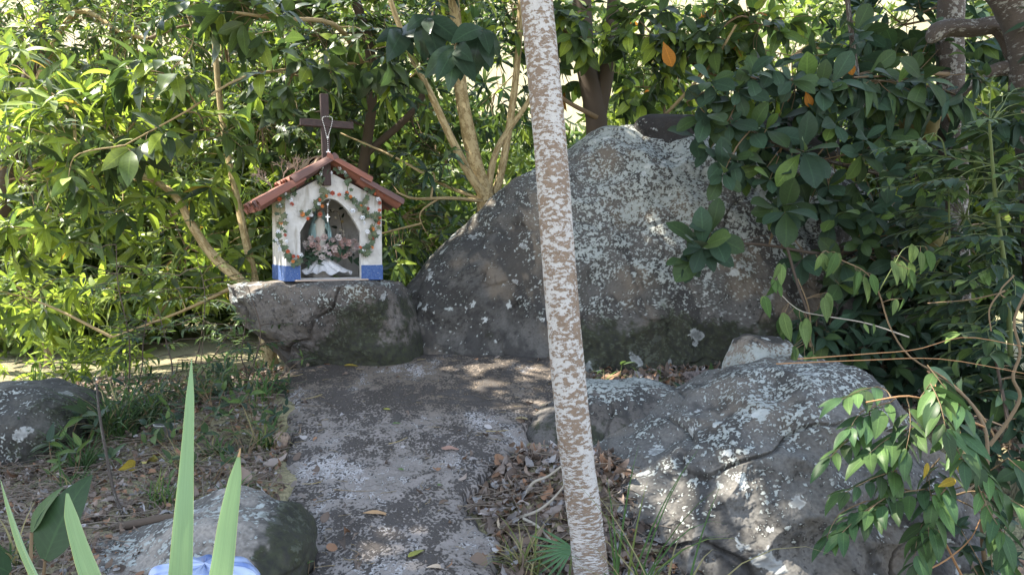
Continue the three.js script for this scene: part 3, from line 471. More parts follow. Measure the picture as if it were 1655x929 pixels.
{ // large dark corrugated leaves hanging into the picture at top left
  const p = new Plant('tree', 'tree with large ribbed leaves hanging over the shrine cross', 'tree', gp(520, 600, 9.0));
  p.wood('trunk', [p.o, P(560, 400, 8.8), P(590, 250, 8.6), P(600, 100, 8.4), P(560, -50, 8.0), P(480, -400, 7.6)], 0.07, 0.05, BARK.dark);
  p.wood('trunk', [P(590, 250, 8.6), P(680, 160, 8.6), P(700, 40, 8.6), P(720, -200, 8.6)], 0.045, 0.03, BARK.dark);
  p.wood('branch', [P(590, 110, 8.4), P(540, 40, 7.4), P(450, 30, 6.6), P(380, 20, 6.2)], 0.03, 0.012, BARK.goldTwig);
  p.wood('branch', [P(600, 100, 8.4), P(480, 110, 7.4), P(380, 130, 6.6), P(300, 180, 6.4), P(200, 235, 6.3)], 0.016, 0.006, BARK.goldTwig);
  const t = pick(2, 4, 4), th = pick(0.6, 3, 5);
  for (const [a, b, d, rx, ry, rz, n] of [[400, 25, 6.4, 80, 40, 0.3, 14], [270, 120, 6.5, 90, 50, 0.3, 11], [235, 230, 6.4, 80, 40, 0.3, 8], [470, 120, 6.9, 100, 70, 0.3, 20], [330, 210, 6.8, 80, 50, 0.3, 10], [110, 290, 6.3, 70, 30, 0.2, 5], [600, 90, 7.4, 90, 60, 0.3, 16], [300, 20, 6.8, 80, 40, 0.3, 10]]) p.blob(...BL(a, b, d, rx, ry, rz), n, big(0.27, 5, t, 0.7), 0.008, BARK.goldTwig);
  for (const [a, b, d, rx, ry, rz, n] of [[520, 60, 8.2, 120, 80, 0.5, 60], [480, 190, 8.6, 110, 80, 0.5, 56], [620, 210, 8.8, 120, 110, 0.5, 54], [600, 60, 8.6, 110, 90, 0.5, 50], [650, 350, 8.6, 90, 70, 0.4, 20], [530, 330, 8.8, 140, 90, 0.5, 34], [720, 260, 9, 70, 100, 0.4, 14]]) p.blob(...BL(a, b, d, rx, ry, rz), n, (q, pos, dir) => [mango(0.24, 9, th, 0.5), spray('ovate', 0.26, 0.13, 9, th, 0.4), spray('fine', 0.24, 0.14, 10, th, 0.4)][Math.floor(R() * 3)](q, pos, dir), 0.014, BARK.dark);
  overhead(p, [[V(-3.6, 6.6, -7.4), [1.6, 0.7, 1.5], 420], [V(-4.6, 6.4, -6.6), [1.0, 0.6, 0.8], 170], [V(-4.2, 6.6, -6.0), [1.2, 0.6, 1.1], 230]], G.mid);
  p.done([G.bright, G.mid, G.deep], { coat: 1, coatR: 0.36, thr: 0.5 });
}
{ // the pale multi-stemmed tree behind the boulder's left shoulder
  const p = new Plant('tree', 'pale yellow multi-stemmed tree rising behind the boulder left of the trunk', 'tree', gp(790, 330, 7.75));
  const b = P(788, 326, 7.7);
  p.wood('trunk', [p.o, b], 0.13, 0.11, BARK.gold);
  p.wood('trunk', [b, P(770, 270, 7.75), P(752, 190, 7.8), P(742, 120, 7.9), P(735, 20, 8), P(700, -300, 8)], 0.085, 0.05, BARK.gold, 10);
  p.wood('trunk', [b, P(755, 275, 7.55), P(725, 215, 7.5), P(695, 150, 7.5), P(660, 80, 7.6), P(610, -60, 7.6)], 0.05, 0.025, BARK.gold);
  p.wood('trunk', [b, P(795, 270, 7.8), P(808, 232, 7.9), P(845, 178, 8), P(880, 120, 8)], 0.04, 0.025, BARK.gold);
  p.wood('trunk', [P(800, 315, 7.8), P(812, 270, 7.9), P(828, 170, 8), P(838, 80, 8.1), P(845, -100, 8.1)], 0.045, 0.03, BARK.gold);
  p.wood('branch', [b, P(730, 320, 7.4), P(665, 320, 7.2), P(640, 310, 7.1)], 0.022, 0.008, BARK.gold);
  p.wood('branch', [b, P(720, 300, 7.7), P(640, 255, 7.8), P(550, 215, 8)], 0.02, 0.008, BARK.gold);
  p.wood('branch', [P(742, 120, 7.9), P(735, 70, 7.0), P(730, 60, 6.2), P(738, 70, 5.6)], 0.02, 0.008, BARK.goldTwig);
  const t = pick(1, 4, 5), td = pick(0, 0, 1);
  for (const [a, bb, d, rx, ry, rz, n] of [[640, 140, 7.6, 80, 70, 0.35, 14], [850, 90, 8.3, 70, 90, 0.4, 16], [700, 30, 8.0, 110, 60, 0.4, 34], [830, 30, 8.4, 90, 70, 0.4, 30], [800, 150, 8.8, 90, 90, 0.4, 22], [690, 280, 7.4, 80, 60, 0.3, 11], [700, 395, 7.5, 60, 50, 0.3, 10], [560, 395, 7.4, 50, 60, 0.3, 8], [640, 400, 7.3, 50, 60, 0.3, 10]]) p.blob(...BL(a, bb, d, rx, ry, rz), n, mango(0.24, 8, t, 0.4), 0.012, BARK.goldTwig);
  for (const [x, y, d] of [[735, 80, 5.6], [690, 30, 5.8], [780, 50, 5.7], [650, 50, 6.0]]) { const q = P(x, y, d); p.twig(p.near(q), q, 0.005); p.rosette('big', q, V(0.1, -0.5, 0.7).normalize(), 0.4, 6, td, 0.95, 0.55); }
  overhead(p, [[V(-2.2, 6.6, -7.7), [1.7, 0.7, 1.7], 480], [V(-2.9, 6.9, -5.4), [1.6, 0.6, 1.2], 330], [V(-1.0, 6.6, -6.6), [1.5, 0.6, 1.6], 380]], G.mid);
  p.done([G.bright, G.mid, G.blue], { coat: 0.5, coatR: 0.25, thr: 0.42 });
}
{ // dark-stemmed tree behind the boulder's top
  const p = new Plant('tree', 'dark double-stemmed tree behind the top of the huge boulder', 'tree', gp(960, 300, 8.4));
  p.wood('trunk', [p.o, P(965, 200, 8.3), P(945, 90, 8.3), P(938, -100, 8.3), P(930, -500, 8.3)], 0.13, 0.09, BARK.dark, 10);
  p.wood('trunk', [P(965, 200, 8.3), P(985, 90, 8.3), P(992, 0, 8.3), P(1010, -200, 8.3)], 0.09, 0.06, BARK.dark, 10);
  p.wood('branch', [P(965, 190, 8.2), P(900, 150, 8), P(870, 80, 7.8)], 0.03, 0.012, BARK.twig);
  p.wood('branch', [P(985, 90, 8.3), P(1060, 60, 8), P(1130, 110, 7.7), P(1180, 130, 7.5)], 0.025, 0.01, BARK.twig);
  p.wood('branch', [P(1060, 200, 7.9), P(1100, 160, 7.6), P(1160, 90, 7.2), P(1190, 40, 7)], 0.02, 0.01, BARK.goldTwig);
  const t = pick(1.3, 4, 3, 0.15);
  for (const [a, b, d, rx, ry, rz, n] of [[920, 60, 8.6, 90, 90, 0.4, 30], [1080, 70, 8.8, 130, 100, 0.4, 50], [1280, 90, 8.8, 150, 120, 0.4, 50], [940, 60, 7.8, 70, 60, 0.4, 14], [1060, 60, 7.6, 90, 70, 0.4, 26], [1150, 60, 7.4, 80, 70, 0.4, 24], [1040, 140, 7.8, 70, 40, 0.3, 10], [900, 20, 7.8, 50, 40, 0.3, 8], [1230, 40, 7.4, 100, 60, 0.4, 22]]) p.blob(...BL(a, b, d, rx, ry, rz), n, big(0.24, 7, t, 0.55), 0.014);
  overhead(p, [[V(0.2, 6.8, -8.0), [1.8, 0.7, 1.6], 420], [V(-0.4, 7.0, -5.0), [1.5, 0.6, 1.2], 260]], G.mid);
  p.done([G.bright, G.mid, G.deep, G.orange], { coat: 0.4, thr: 0.45 });
}
{ // broad-leaved shrub hanging over the boulder
  const p = new Plant('shrub', 'dark shrub with broad rounded leaf rosettes overhanging the boulder', 'shrub', gp(1470, 560, 6.3));
  p.wood('stem', [p.o, P(1460, 420, 6.2), P(1420, 280, 6.1), P(1390, 150, 6.1), P(1370, 0, 6.1)], 0.04, 0.02, BARK.grey);
  p.wood('stem', [P(1420, 280, 6.1), P(1340, 260, 5.8), P(1270, 240, 5.6), P(1180, 190, 5.6)], 0.02, 0.008, BARK.grey);
  p.wood('stem', [P(1440, 400, 6.2), P(1330, 410, 5.7), P(1230, 395, 5.5), P(1140, 392, 5.5)], 0.018, 0.006, BARK.dark);
  p.wood('stem', [P(1270, 390, 5.5), P(1290, 460, 5.4), P(1308, 510, 5.35)], 0.012, 0.008, BARK.dark);
  p.wood('stem', [P(1390, 150, 6.1), P(1300, 130, 5.8), P(1180, 130, 5.7), P(1110, 165, 5.7)], 0.016, 0.006, BARK.twig);
  const t = pick(1, 3, 5), one = (x, y, d, s, n) => { const q = P(x, y, d); p.twig(p.near(q), q, 0.004); p.rosette('broad', q, V(rr(-0.3, 0.1), rr(-0.1, 0.35), 0.85).normalize(), s, n, t, 1.15, 0.25); };
  for (const [x, y, d, s, n] of [[1135, 400, 5.35, 0.28, 9], [1150, 375, 5.4, 0.24, 6], [1115, 420, 5.4, 0.22, 6], [1270, 342, 5.4, 0.3, 8], [1300, 245, 5.4, 0.3, 8], [1170, 280, 5.5, 0.25, 7], [1180, 200, 5.6, 0.25, 7], [1215, 215, 5.6, 0.25, 6], [1240, 270, 5.6, 0.24, 6], [1280, 130, 5.6, 0.24, 6], [1350, 200, 5.6, 0.25, 7], [1340, 300, 5.7, 0.24, 7], [1225, 130, 5.7, 0.24, 6], [1130, 170, 5.7, 0.22, 6], [1390, 350, 5.8, 0.24, 7]]) one(x, y, d, s, n);
  for (let i = 0; i < 90; i++) { const x = rr(1110, 1520), y = rr(110, 480); if (y > 230 + (x - 1110) * 1.1 || (x < 1230 && y > 280)) continue; one(x, y, rr(5.5, 6.0), rr(0.17, 0.26), 6); }
  for (const [a, b, d, rx, ry, rz, n] of [[1250, 200, 6.0, 110, 70, 0.3, 12], [1380, 260, 6.2, 100, 90, 0.3, 16], [1350, 90, 6.3, 120, 80, 0.4, 18], [1420, 400, 6.3, 90, 80, 0.3, 16], [1480, 120, 6.6, 80, 90, 0.3, 12], [1480, 300, 6.6, 80, 90, 0.3, 12]]) p.blob(...BL(a, b, d, rx, ry, rz), n, broad(0.22, 6, t), 0.01);
  p.done([G.mid, G.deep, G.blue], { coat: 0.3, coatR: 0.4, thr: 0.3 });
}
{ // the lichen-barked tree at right
  const p = new Plant('tree', 'grey lichen-barked tree with straight trunk at right', 'tree', gp(1548, 640, 6.6));
  p.wood('trunk', [p.o, P(1545, 480, 6.6), P(1540, 260, 6.6), P(1537, 60, 6.6), P(1542, -100, 6.6), P(1530, -500, 6.6)], 0.125, 0.1, BARK.grey, 14);
  p.wood('branch', [P(1540, 120, 6.55), P(1480, 118, 6.3), P(1440, 122, 6.1), P(1380, 125, 5.9)], 0.02, 0.008, BARK.twig);
  p.wood('branch', [P(1540, 200, 6.55), P(1500, 140, 6), P(1420, 130, 5.7)], 0.014, 0.007, BARK.twig);
  const t = pick(0.3, 2, 5); const hang = (x, y, d, s, n) => { const q = P(x, y, d); p.twig(p.near(q), q, 0.004); p.rosette('mango', q, V(rr(-0.3, 0.3), -0.6, 0.55).normalize(), s, n, t, 0.75, 0.6); };
  for (const [x, y] of [[1400, 135], [1440, 150], [1480, 150], [1370, 140], [1330, 150], [1560, 160], [1575, 120], [1600, 190], [1520, 150]]) hang(x, y, 5.6, 0.32, 7);
  for (const [a, b, d, rx, ry, rz, n] of [[1460, 40, 7.2, 120, 70, 0.4, 34], [1600, 60, 7.4, 80, 70, 0.3, 18], [1620, 230, 7.2, 70, 70, 0.3, 20], [1480, 200, 7.4, 110, 80, 0.4, 34], [1600, 360, 7.2, 90, 80, 0.3, 22]]) p.blob(...BL(a, b, d, rx, ry, rz), n, big(0.24, 7, t, 0.5), 0.012);
  overhead(p, [[V(1.6, 6.9, -6.6), [1.8, 0.7, 1.6], 420], [V(1.2, 6.9, -4.4), [1.6, 0.6, 1.2], 280], [V(3.4, 6.9, -6.0), [1.5, 0.6, 1.6], 280]], G.mid);
  p.done([G.mid, G.deep, G.blue], { coat: 0.3, coatR: 0.4, thr: 0.3 });
  const q = new Plant('tree', 'thick grey tree with a low bough at the right edge', 'tree', gp(1700, 700, 5.7));
  q.wood('trunk', [q.o, P(1690, 300, 5.6), P(1672, 140, 5.6), P(1668, 60, 5.6), P(1635, -10, 5.6), P(1590, -70, 5.6), P(1560, -300, 5.6)], 0.17, 0.14, BARK.grey, 16);
  q.wood('branch', [P(1680, 120, 5.6), P(1625, 110, 5.7), P(1580, 128, 5.8), P(1545, 160, 5.9)], 0.07, 0.03, BARK.grey, 12);
  for (const [a, b, d, rx, ry, rz, n] of [[1640, 200, 5.2, 50, 50, 0.25, 8], [1700, 50, 5.4, 60, 60, 0.3, 6]]) q.blob(...BL(a, b, d, rx, ry, rz), n, mango(0.24, 7, t, 0.5), 0.01);
  q.done([G.mid, G.deep, G.blue], { coat: 0.3, coatR: 0.4, thr: 0.3 });
}
{ // shrubs along the right
  const t = pick(1.5, 3, 3), t2 = pick(0.2, 2, 5);
  let p = new Plant('shrub', 'leafy shrub with pointed leaves at the right edge under the bough', 'shrub', gp(1640, 640, 4.9));
  p.wood('stem', [p.o, P(1630, 480, 4.8), P(1610, 320, 4.7), P(1600, 200, 4.6)], 0.02, 0.008, BARK.green);
  for (const [a, b, d, rx, ry, rz, n] of [[1620, 180, 4.6, 60, 50, 0.25, 12], [1600, 290, 4.8, 80, 60, 0.3, 14], [1640, 390, 4.6, 50, 70, 0.25, 16], [1560, 350, 5.2, 80, 70, 0.3, 22], [1610, 480, 4.8, 70, 60, 0.3, 18], [1520, 420, 5.3, 80, 50, 0.3, 20], [1620, 560, 4.7, 60, 60, 0.3, 16]]) p.blob(...BL(a, b, d, rx, ry, rz), n, spray('ovate', 0.22, 0.15, 8, t), 0.008, BARK.green, 'stem');
  p.done([G.mid, G.deep, G.blue], { coat: 0.3, coatR: 0.4, thr: 0.35, twigMat: BARK.green });
  p = new Plant('shrub', 'dark understory shrub with finger-like leaf clusters behind the pale vine', 'shrub', gp(1420, 660, 5.8));
  p.wood('stem', [p.o, P(1430, 560, 5.7), P(1450, 460, 5.7)], 0.015, 0.008, BARK.dark); p.wood('stem', [p.o, P(1340, 580, 5.6), P(1320, 540, 5.5)], 0.012, 0.006, BARK.dark);
  for (const [a, b, d, rx, ry, rz, n] of [[1330, 550, 5.5, 60, 40, 0.2, 12], [1420, 560, 5.6, 80, 60, 0.3, 26], [1500, 520, 5.7, 80, 70, 0.3, 28], [1570, 560, 5.5, 80, 70, 0.3, 26], [1480, 440, 5.9, 80, 60, 0.3, 26], [1390, 480, 5.8, 60, 50, 0.3, 18], [1600, 440, 6.0, 80, 80, 0.3, 26], [1520, 620, 5.6, 120, 50, 0.3, 30]]) p.blob(...BL(a, b, d, rx, ry, rz), n, big(0.19, 7, t2, 0.4), 0.008, BARK.dark, 'stem');
  p.done([G.mid, G.deep, G.blue], { coat: 0.3, coatR: 0.4, thr: 0.25 });
  p = new Plant('shrub', 'dark leafy shrub filling the lower right edge behind the sunlit sprays', 'shrub', gp(1640, 800, 4.4));
  p.wood('stem', [p.o, P(1630, 680, 4.4), P(1610, 580, 4.5)], 0.015, 0.008, BARK.dark);
  for (const [a, b, d, rx, ry, rz, n] of [[1620, 640, 4.6, 80, 70, 0.3, 24], [1560, 680, 4.7, 70, 70, 0.3, 18], [1640, 760, 4.3, 60, 70, 0.3, 18], [1580, 800, 4.3, 60, 60, 0.25, 14], [1640, 880, 4.0, 50, 50, 0.25, 12]]) p.blob(...BL(a, b, d, rx, ry, rz), n, big(0.16, 7, t2, 0.35), 0.008, BARK.dark, 'stem');
  p.done([G.mid, G.deep, G.blue], { coat: 0.25, coatR: 0.4, thr: 0.25 });
  // the shrub in front with paired leaves, one spray of it in the sun
  p = new Plant('shrub', 'shrub with paired oval leaves hanging over the low boulder at lower right', 'shrub', gp(1600, 980, 3.45));
  p.wood('stem', [p.o, P(1588, 860, 3.45), P(1597, 740, 3.45), P(1592, 690, 3.5), P(1560, 640, 3.6), P(1500, 600, 3.7)], 0.011, 0.006, BARK.twig);
  p.wood('stem', [P(1597, 740, 3.45), P(1570, 790, 3.35), P(1500, 800, 3.2), P(1440, 790, 3.2), P(1375, 860, 3.2)], 0.006, 0.003, BARK.twig, 6);
  p.wood('stem', [P(1592, 690, 3.5), P(1520, 660, 3.3), P(1470, 640, 3.2), P(1400, 650, 3.2)], 0.006, 0.003, BARK.rust, 6);
  p.wood('stem', [P(1500, 600, 3.6), P(1513, 620, 3.3), P(1508, 670, 3.2)], 0.004, 0.003, BARK.rust, 6);
  const tf = pick(3, 3, 1), sp = (x, y, d, dx, dy, dz, len, size, n) => { const q = P(x, y, d); p.twig(p.near(q), q, 0.003); p.spray('ovate', q, V(dx, dy, dz).normalize(), len, size, n, tf, 0.3); };
  for (const a of [[1420, 625, 3.3, -0.9, -0.1, 0.3, 0.2, 0.15, 8], [1440, 650, 3.25, -0.9, -0.3, 0.35, 0.24, 0.16, 9], [1505, 620, 3.2, -0.1, -0.6, 0.7, 0.22, 0.17, 9], [1500, 590, 3.3, 0.2, -0.5, 0.7, 0.22, 0.17, 8], [1470, 655, 3.2, -0.3, -0.6, 0.5, 0.2, 0.16, 8], [1500, 790, 3.15, -0.95, -0.15, 0.2, 0.3, 0.15, 9], [1440, 800, 3.15, -0.85, -0.35, 0.3, 0.28, 0.15, 9], [1530, 790, 3.1, -0.5, -0.8, 0.3, 0.2, 0.16, 8], [1520, 740, 3.2, -0.4, -0.6, 0.5, 0.2, 0.16, 8], [1580, 780, 3.1, 0.1, -0.6, 0.6, 0.2, 0.16, 8], [1620, 800, 3.1, 0.6, -0.3, 0.5, 0.25, 0.16, 9], [1460, 720, 3.25, -0.5, -0.6, 0.4, 0.2, 0.15, 7], [1400, 690, 3.25, -0.8, -0.4, 0.3, 0.22, 0.15, 8], [1600, 840, 3.1, 0.2, -0.7, 0.4, 0.2, 0.15, 8], [1480, 690, 3.2, -0.9, -0.25, 0.3, 0.26, 0.17, 9], [1450, 760, 3.2, -0.95, -0.2, 0.2, 0.26, 0.16, 9], [1550, 680, 3.2, -0.3, -0.5, 0.7, 0.2, 0.17, 8], [1560, 720, 3.2, 0.3, -0.6, 0.6, 0.2, 0.16, 8], [1630, 740, 3.2, 0.5, -0.5, 0.6, 0.22, 0.16, 9], [1400, 810, 3.15, -0.8, -0.5, 0.2, 0.22, 0.15, 8], [1500, 830, 3.1, -0.4, -0.8, 0.3, 0.2, 0.16, 8]]) sp(...a);
  p.leaf('ovate', P(1545, 735, 3.15), V(0.2, -1, 0.3), V(0, 0.3, 1), 0.08, 3); p.leaf('ovate', P(1500, 748, 3.1), V(-0.3, -1, 0.2), V(0, 0.3, 1), 0.07, 3); p.leaf('ovate', P(1545, 775, 3.1), V(-0.9, -0.2, 0.3), V(0, 0.6, 1), 0.08, 3);
  p.done([[0.1, 0.19, 0.05], [0.06, 0.13, 0.045], G.deep, G.yellow], { coat: 0.35, coatR: 0.38, thr: 0.35 });
  // pale vine
  p = new Plant('vine', 'vine with pale drooping young leaves in front of the dark understory', 'vine', gp(1640, 760, 4.3));
  p.wood('stem', [p.o, P(1600, 690, 4.4), P(1540, 620, 4.5), P(1470, 575, 4.6), P(1440, 530, 4.6), P(1420, 470, 4.6), P(1400, 440, 4.6), P(1360, 420, 4.6), P(1335, 405, 4.6)], 0.008, 0.003, BARK.twig, 6);
  p.wood('stem', [P(1422, 470, 4.6), P(1445, 430, 4.55), P(1465, 400, 4.55), P(1495, 398, 4.5)], 0.004, 0.002, BARK.green, 6);
  p.wood('stem', [P(1470, 545, 4.6), P(1400, 522, 4.6), P(1330, 510, 4.6), P(1290, 500, 4.6), P(1255, 460, 4.6), P(1268, 425, 4.6)], 0.005, 0.002, BARK.paleStem, 6);
  p.wood('stem', [P(1310, 560, 4.7), P(1308, 500, 4.65), P(1290, 450, 4.6)], 0.008, 0.003, BARK.twig, 6);
  const ty = pick(3, 2), dr = (x, y, s, n) => { for (let i = 0; i < n; i++) { const q = P(x + rr(-9, 9), y + rr(-6, 6), 4.55 + rr(-0.05, 0.05)); p.twig(p.near(q), q, 0.002); p.leaf('ovate', q, V(rr(-0.5, 0.5), -1, rr(-0.1, 0.4)), V(rr(-0.6, 0.6), 0.2, 1), s * rr(0.7, 1.15), ty()); } };
  for (const a of [[1330, 415, 0.14, 3], [1350, 410, 0.15, 3], [1385, 440, 0.15, 3], [1400, 445, 0.16, 2], [1450, 420, 0.15, 3], [1465, 430, 0.16, 3], [1480, 400, 0.12, 3], [1495, 405, 0.14, 3], [1270, 425, 0.14, 3], [1250, 455, 0.13, 3], [1235, 480, 0.13, 2], [1262, 510, 0.16, 4], [1300, 515, 0.17, 4], [1330, 475, 0.15, 3], [1455, 480, 0.1, 2], [1405, 520, 0.07, 2], [1280, 565, 0.1, 4], [1310, 570, 0.1, 3]]) dr(...a);
  p.done([[0.2, 0.3, 0.09], [0.1, 0.19, 0.05]], { coat: 0.2, coatR: 0.5, thr: 0.5 });
  // fresh shoot in front of the right trunk
  p = new Plant('shrub', 'fresh green climber with small leaves before the straight right trunk', 'climber', gp(1535, 640, 5.2));
  p.wood('stem', [p.o, P(1536, 400, 5.1), P(1525, 230, 5.1), P(1510, 215, 5.1)], 0.01, 0.004, BARK.green, 6);
  for (const [a, b, d, rx, ry, rz, n] of [[1510, 240, 5.1, 50, 30, 0.15, 9], [1500, 300, 5.1, 60, 30, 0.15, 9], [1560, 290, 5.1, 50, 30, 0.15, 6]]) p.blob(...BL(a, b, d, rx, ry, rz), n, spray('ovate', 0.16, 0.12, 5, pick(3, 2)), 0, BARK.green);
  p.done([[0.16, 0.25, 0.06], [0.08, 0.16, 0.045]], { coat: 0.25, coatR: 0.4, thr: 0.5, twigMat: BARK.green });
}
{ // undergrowth at left between the bright ground and the litter
  const t = pick(4, 3, 2); const S = [[300, 600, 6.0, 'slender dark-stemmed sapling left of the shrine rock nearest to it', [[330, 470, 60, 60, 13], [380, 520, 40, 60, 9]]], [205, 640, 5.6, 'slender dark-stemmed sapling with feathery leaves in the middle of the undergrowth', [[190, 460, 60, 70, 13], [230, 560, 60, 50, 11]]], [265, 655, 5.5, 'short leafy sapling standing behind the tall grass clump', [[270, 560, 60, 60, 14], [320, 600, 50, 40, 9]]], [385, 640, 5.4, 'fine-leaved green sapling at the left edge of the path', [[390, 580, 45, 55, 14], [420, 530, 30, 40, 7]]]];
  for (const [x, y, d, lab, bl] of S) {
    const p = new Plant('sapling', lab, 'sapling', gp(x, y, d));
    for (const [a, b, rx, ry, n] of bl) { const c = P(a, b, d); p.wood('stem', [p.o, p.o.clone().lerp(c, 0.5).add(V(0.05, 0.05, 0)), c, c.clone().add(V(rr(-0.1, 0.1), 0.3, 0))], 0.007, 0.003, BARK.dark, 5); p.blob(c, [rx / F * d, ry / F * d, 0.25], n, spray('fine', 0.2, 0.12, 10, t, 0.2), 0); }
    p.done([G.mid, G.deep, G.blue], { coat: 0.35, coatR: 0.3, thr: 0.45, twigMat: BARK.dark });
  }
  for (const [x, y, d, lab, bl] of [[90, 650, 7.0, 'sunlit bright green bush behind the rounded rock at left', [[90, 600, 90, 40, 22], [170, 570, 70, 40, 18]]], [330, 650, 7.2, 'sunlit pale green bush between the saplings and the shrine rock', [[300, 610, 80, 40, 20], [390, 610, 50, 50, 14], [220, 610, 60, 30, 12]]], [60, 560, 8.0, 'bush with long drooping pale leaves at left edge above the rounded rock', [[50, 500, 70, 60, 16], [140, 510, 60, 50, 12]]]]) {
    const p = new Plant('bush', lab, 'bush', gp(x, y, d)); for (const [a, b, rx, ry, n] of bl) p.blob(...BL(a, b, d, rx, ry, 0.35), n, mango(d > 7.5 ? 0.32 : 0.2, 8, pick(4, 2), 0.4), 0.01, BARK.green, 'stem');
    p.done([G.bright, G.mid], { coat: 0.5, coatR: 0.25, thr: 0.55, twigMat: BARK.green });
  }
}
{ // low plants on the bank left of the path
  const L = [[120, 720, 4.5, 'low broad-leaved green plant beside the rounded rock at left', 'ovate', 0.13, 9], [350, 700, 4.7, 'low dark green plant on the bank right of the tall sword leaf', 'ovate', 0.1, 12], [410, 690, 4.6, 'small leafy green plant at the path edge above the bank grass', 'ovate', 0.09, 10], [310, 690, 4.9, 'bushy low plant with narrow leaves behind the plastic pot', 'fine', 0.13, 18], [150, 690, 5.0, 'narrow-leaved low plant between the rounded rock and the grass clump', 'fine', 0.14, 18], [370, 655, 5.3, 'narrow-leaved low plant under the fine-leaved sapling', 'fine', 0.13, 20], [395, 735, 4.2, 'small sparse green plant among leaves left of the path', 'ovate', 0.08, 8], [100, 775, 3.9, 'small bright green plant in the litter near the bottom left leaf', 'ovate', 0.1, 7], [60, 720, 4.4, 'leafy low plant against the left rock face', 'ovate', 0.11, 12], [200, 700, 4.7, 'dense fine-leaved low plant in front of the tall grass clump', 'fine', 0.13, 26], [290, 730, 4.3, 'dense green low plant right of the plastic pot', 'ovate', 0.09, 16], [440, 640, 5.2, 'fine green growth at the top left corner of the path', 'fine', 0.12, 20], [330, 790, 3.7, 'tiny green plant beside the bank stick in the litter', 'ovate', 0.08, 6], [230, 655, 5.4, 'feathery low plant behind the grass clumps', 'fine', 0.14, 22]];
  for (const [x, y, d, lab, k, s, n] of L) { const p = new Plant('low_plant', lab, 'plant', gp(x, y, d)); for (let i = 0; i < n; i++) { const q = p.o.clone().add(V(rr(-0.22, 0.22), rr(0.08, 0.3), rr(-0.15, 0.15))); p.twig(p.o, q, 0.0025); p.rosette(k, q, V(rr(-0.4, 0.4), 0.8, rr(0, 0.5)).normalize(), s, k === 'fine' ? 6 : 4, pick(2, 3, 2), 1.2, 0.25); } p.done([G.mid, G.deep, G.blue], { coat: 0.4, coatR: 0.35 }); }
}
{ // the far wood and shrubs on the hillside
  const at = []; const C = new THREE.Color();
  for (let i = 0; i < 1000; i++) {
    const d = 11 + 13 * Math.pow(R(), 1.5), x = rr(-0.78, 0.8) * d, z = -d; if (noise(x * 0.45, 5, z * 0.45) < -0.08) continue; const y = groundY(x, z), h = rr(0.5, 4.2) * (x < -1.5 ? 1.25 : 0.95);
    for (let k = 0; k < 12; k++) at.push([V(x + rr(-0.9, 0.9), y + h * rr(0.1, 1), z + rr(-0.9, 0.9)), rr(0.9, 1.9)]);
  }
  for (let i = 0; i < 2600; i++) { const d = rr(10.2, 11.8), x = rr(-0.75, 0.72) * d, y = rr(2.6, 6.4); if (noise(x * 0.8, y * 0.8, 3) + 0.05 < (x > -0.4 && x < 1.2 ? 0.2 : x < 0 ? -0.1 : 0.05)) continue; at.push([V(x, y, -d), rr(0.5, 1.0)]); }
  const im = shade(new THREE.InstancedMesh(CLUMP, leafMat([1, 1, 1], 0.8, 0.36, 0.55, null), at.length)); im.name = 'far_bushes';
  at.forEach(([q, s], k) => { im.setMatrixAt(k, new THREE.Matrix4().compose(q, quatOf(rdir(), UP), V(s, s, s))); const f = rr(0.6, 1.4), b = R(); im.setColorAt(k, C.setRGB(lerp(0.06, 0.24, b) * f, lerp(0.11, 0.31, b) * f, 0.035 * f)); });
  scene.add(im); tag(im, 'mass of sunlit bushes on the pale grassy slope behind the trees', 'bushes', null, 'stuff');
}

// ------------------------------------------------------------------ the pale trunk in front
{
  const p = new Plant('tree', 'slender pale tree trunk with brown patched bark in front of the boulder', 'tree', gp(962, 1000, 2.85));
  const k = 0.86, pts = [p.o, P(960, 965, 3.34 * k), P(956, 929, 3.36 * k), P(947, 850, 3.4 * k), P(928, 700, 3.42 * k), P(906, 460, 3.46 * k), P(889, 230, 3.5 * k), P(867, 0, 3.55 * k), P(850, -200, 3.6 * k), P(845, -500, 3.7 * k), P(830, -1100, 3.8 * k)];
  const r = (t) => 0.072 * (1 + 0.035 * noise(t * 26, 3, 1) + 0.018 * noise(t * 90, 5, 1)) + 0.03 * Math.pow(Math.max(0, 1 - t * 11), 2) - 0.01 * t;
  part('trunk', tubeGeo(pts, r, 0, 48, 260, p.o, 0.012), BARK.pale, p.g); for (const q of pts) p.nodes.push(q);
  const top = P(830, -1100, 3.8 * k); p.nodes.push(top);
  overhead(p, [[V(-0.4, 7.2, -3.6), [1.4, 0.5, 1.2], 150], [V(-1.8, 7.0, -3.6), [1.6, 0.6, 1.2], 260], [V(-3.2, 7.0, -3.6), [1.2, 0.6, 0.9], 170]], G.mid);
  p.done([G.mid]);
}

{ // the tree beyond the left edge whose crown shades the litter and the bottom left rock
  const p = new Plant('tree', 'tree beyond the left edge whose high crown shades the litter and near rocks', 'tree', V(-5.6, 0, -4.2));
  p.wood('trunk', [p.o, V(-5.5, 2.5, -4.2), V(-5.3, 5.2, -4.1), V(-5.1, 6.8, -4)], 0.16, 0.08, BARK.grey, 10);
  overhead(p, [[V(-5.6, 7, -5.2), [1.5, 0.6, 1.1], 330], [V(-5.2, 7.2, -3.4), [1.5, 0.6, 1.1], 330], [V(-4.2, 7.2, -2.2), [1.4, 0.6, 1.0], 280], [V(-6.5, 7, -4.2), [1.1, 0.6, 1.1], 200], [V(-7.0, 7, -6.2), [1.2, 0.5, 0.9], 220]], G.mid);
  p.done([G.mid]);
}

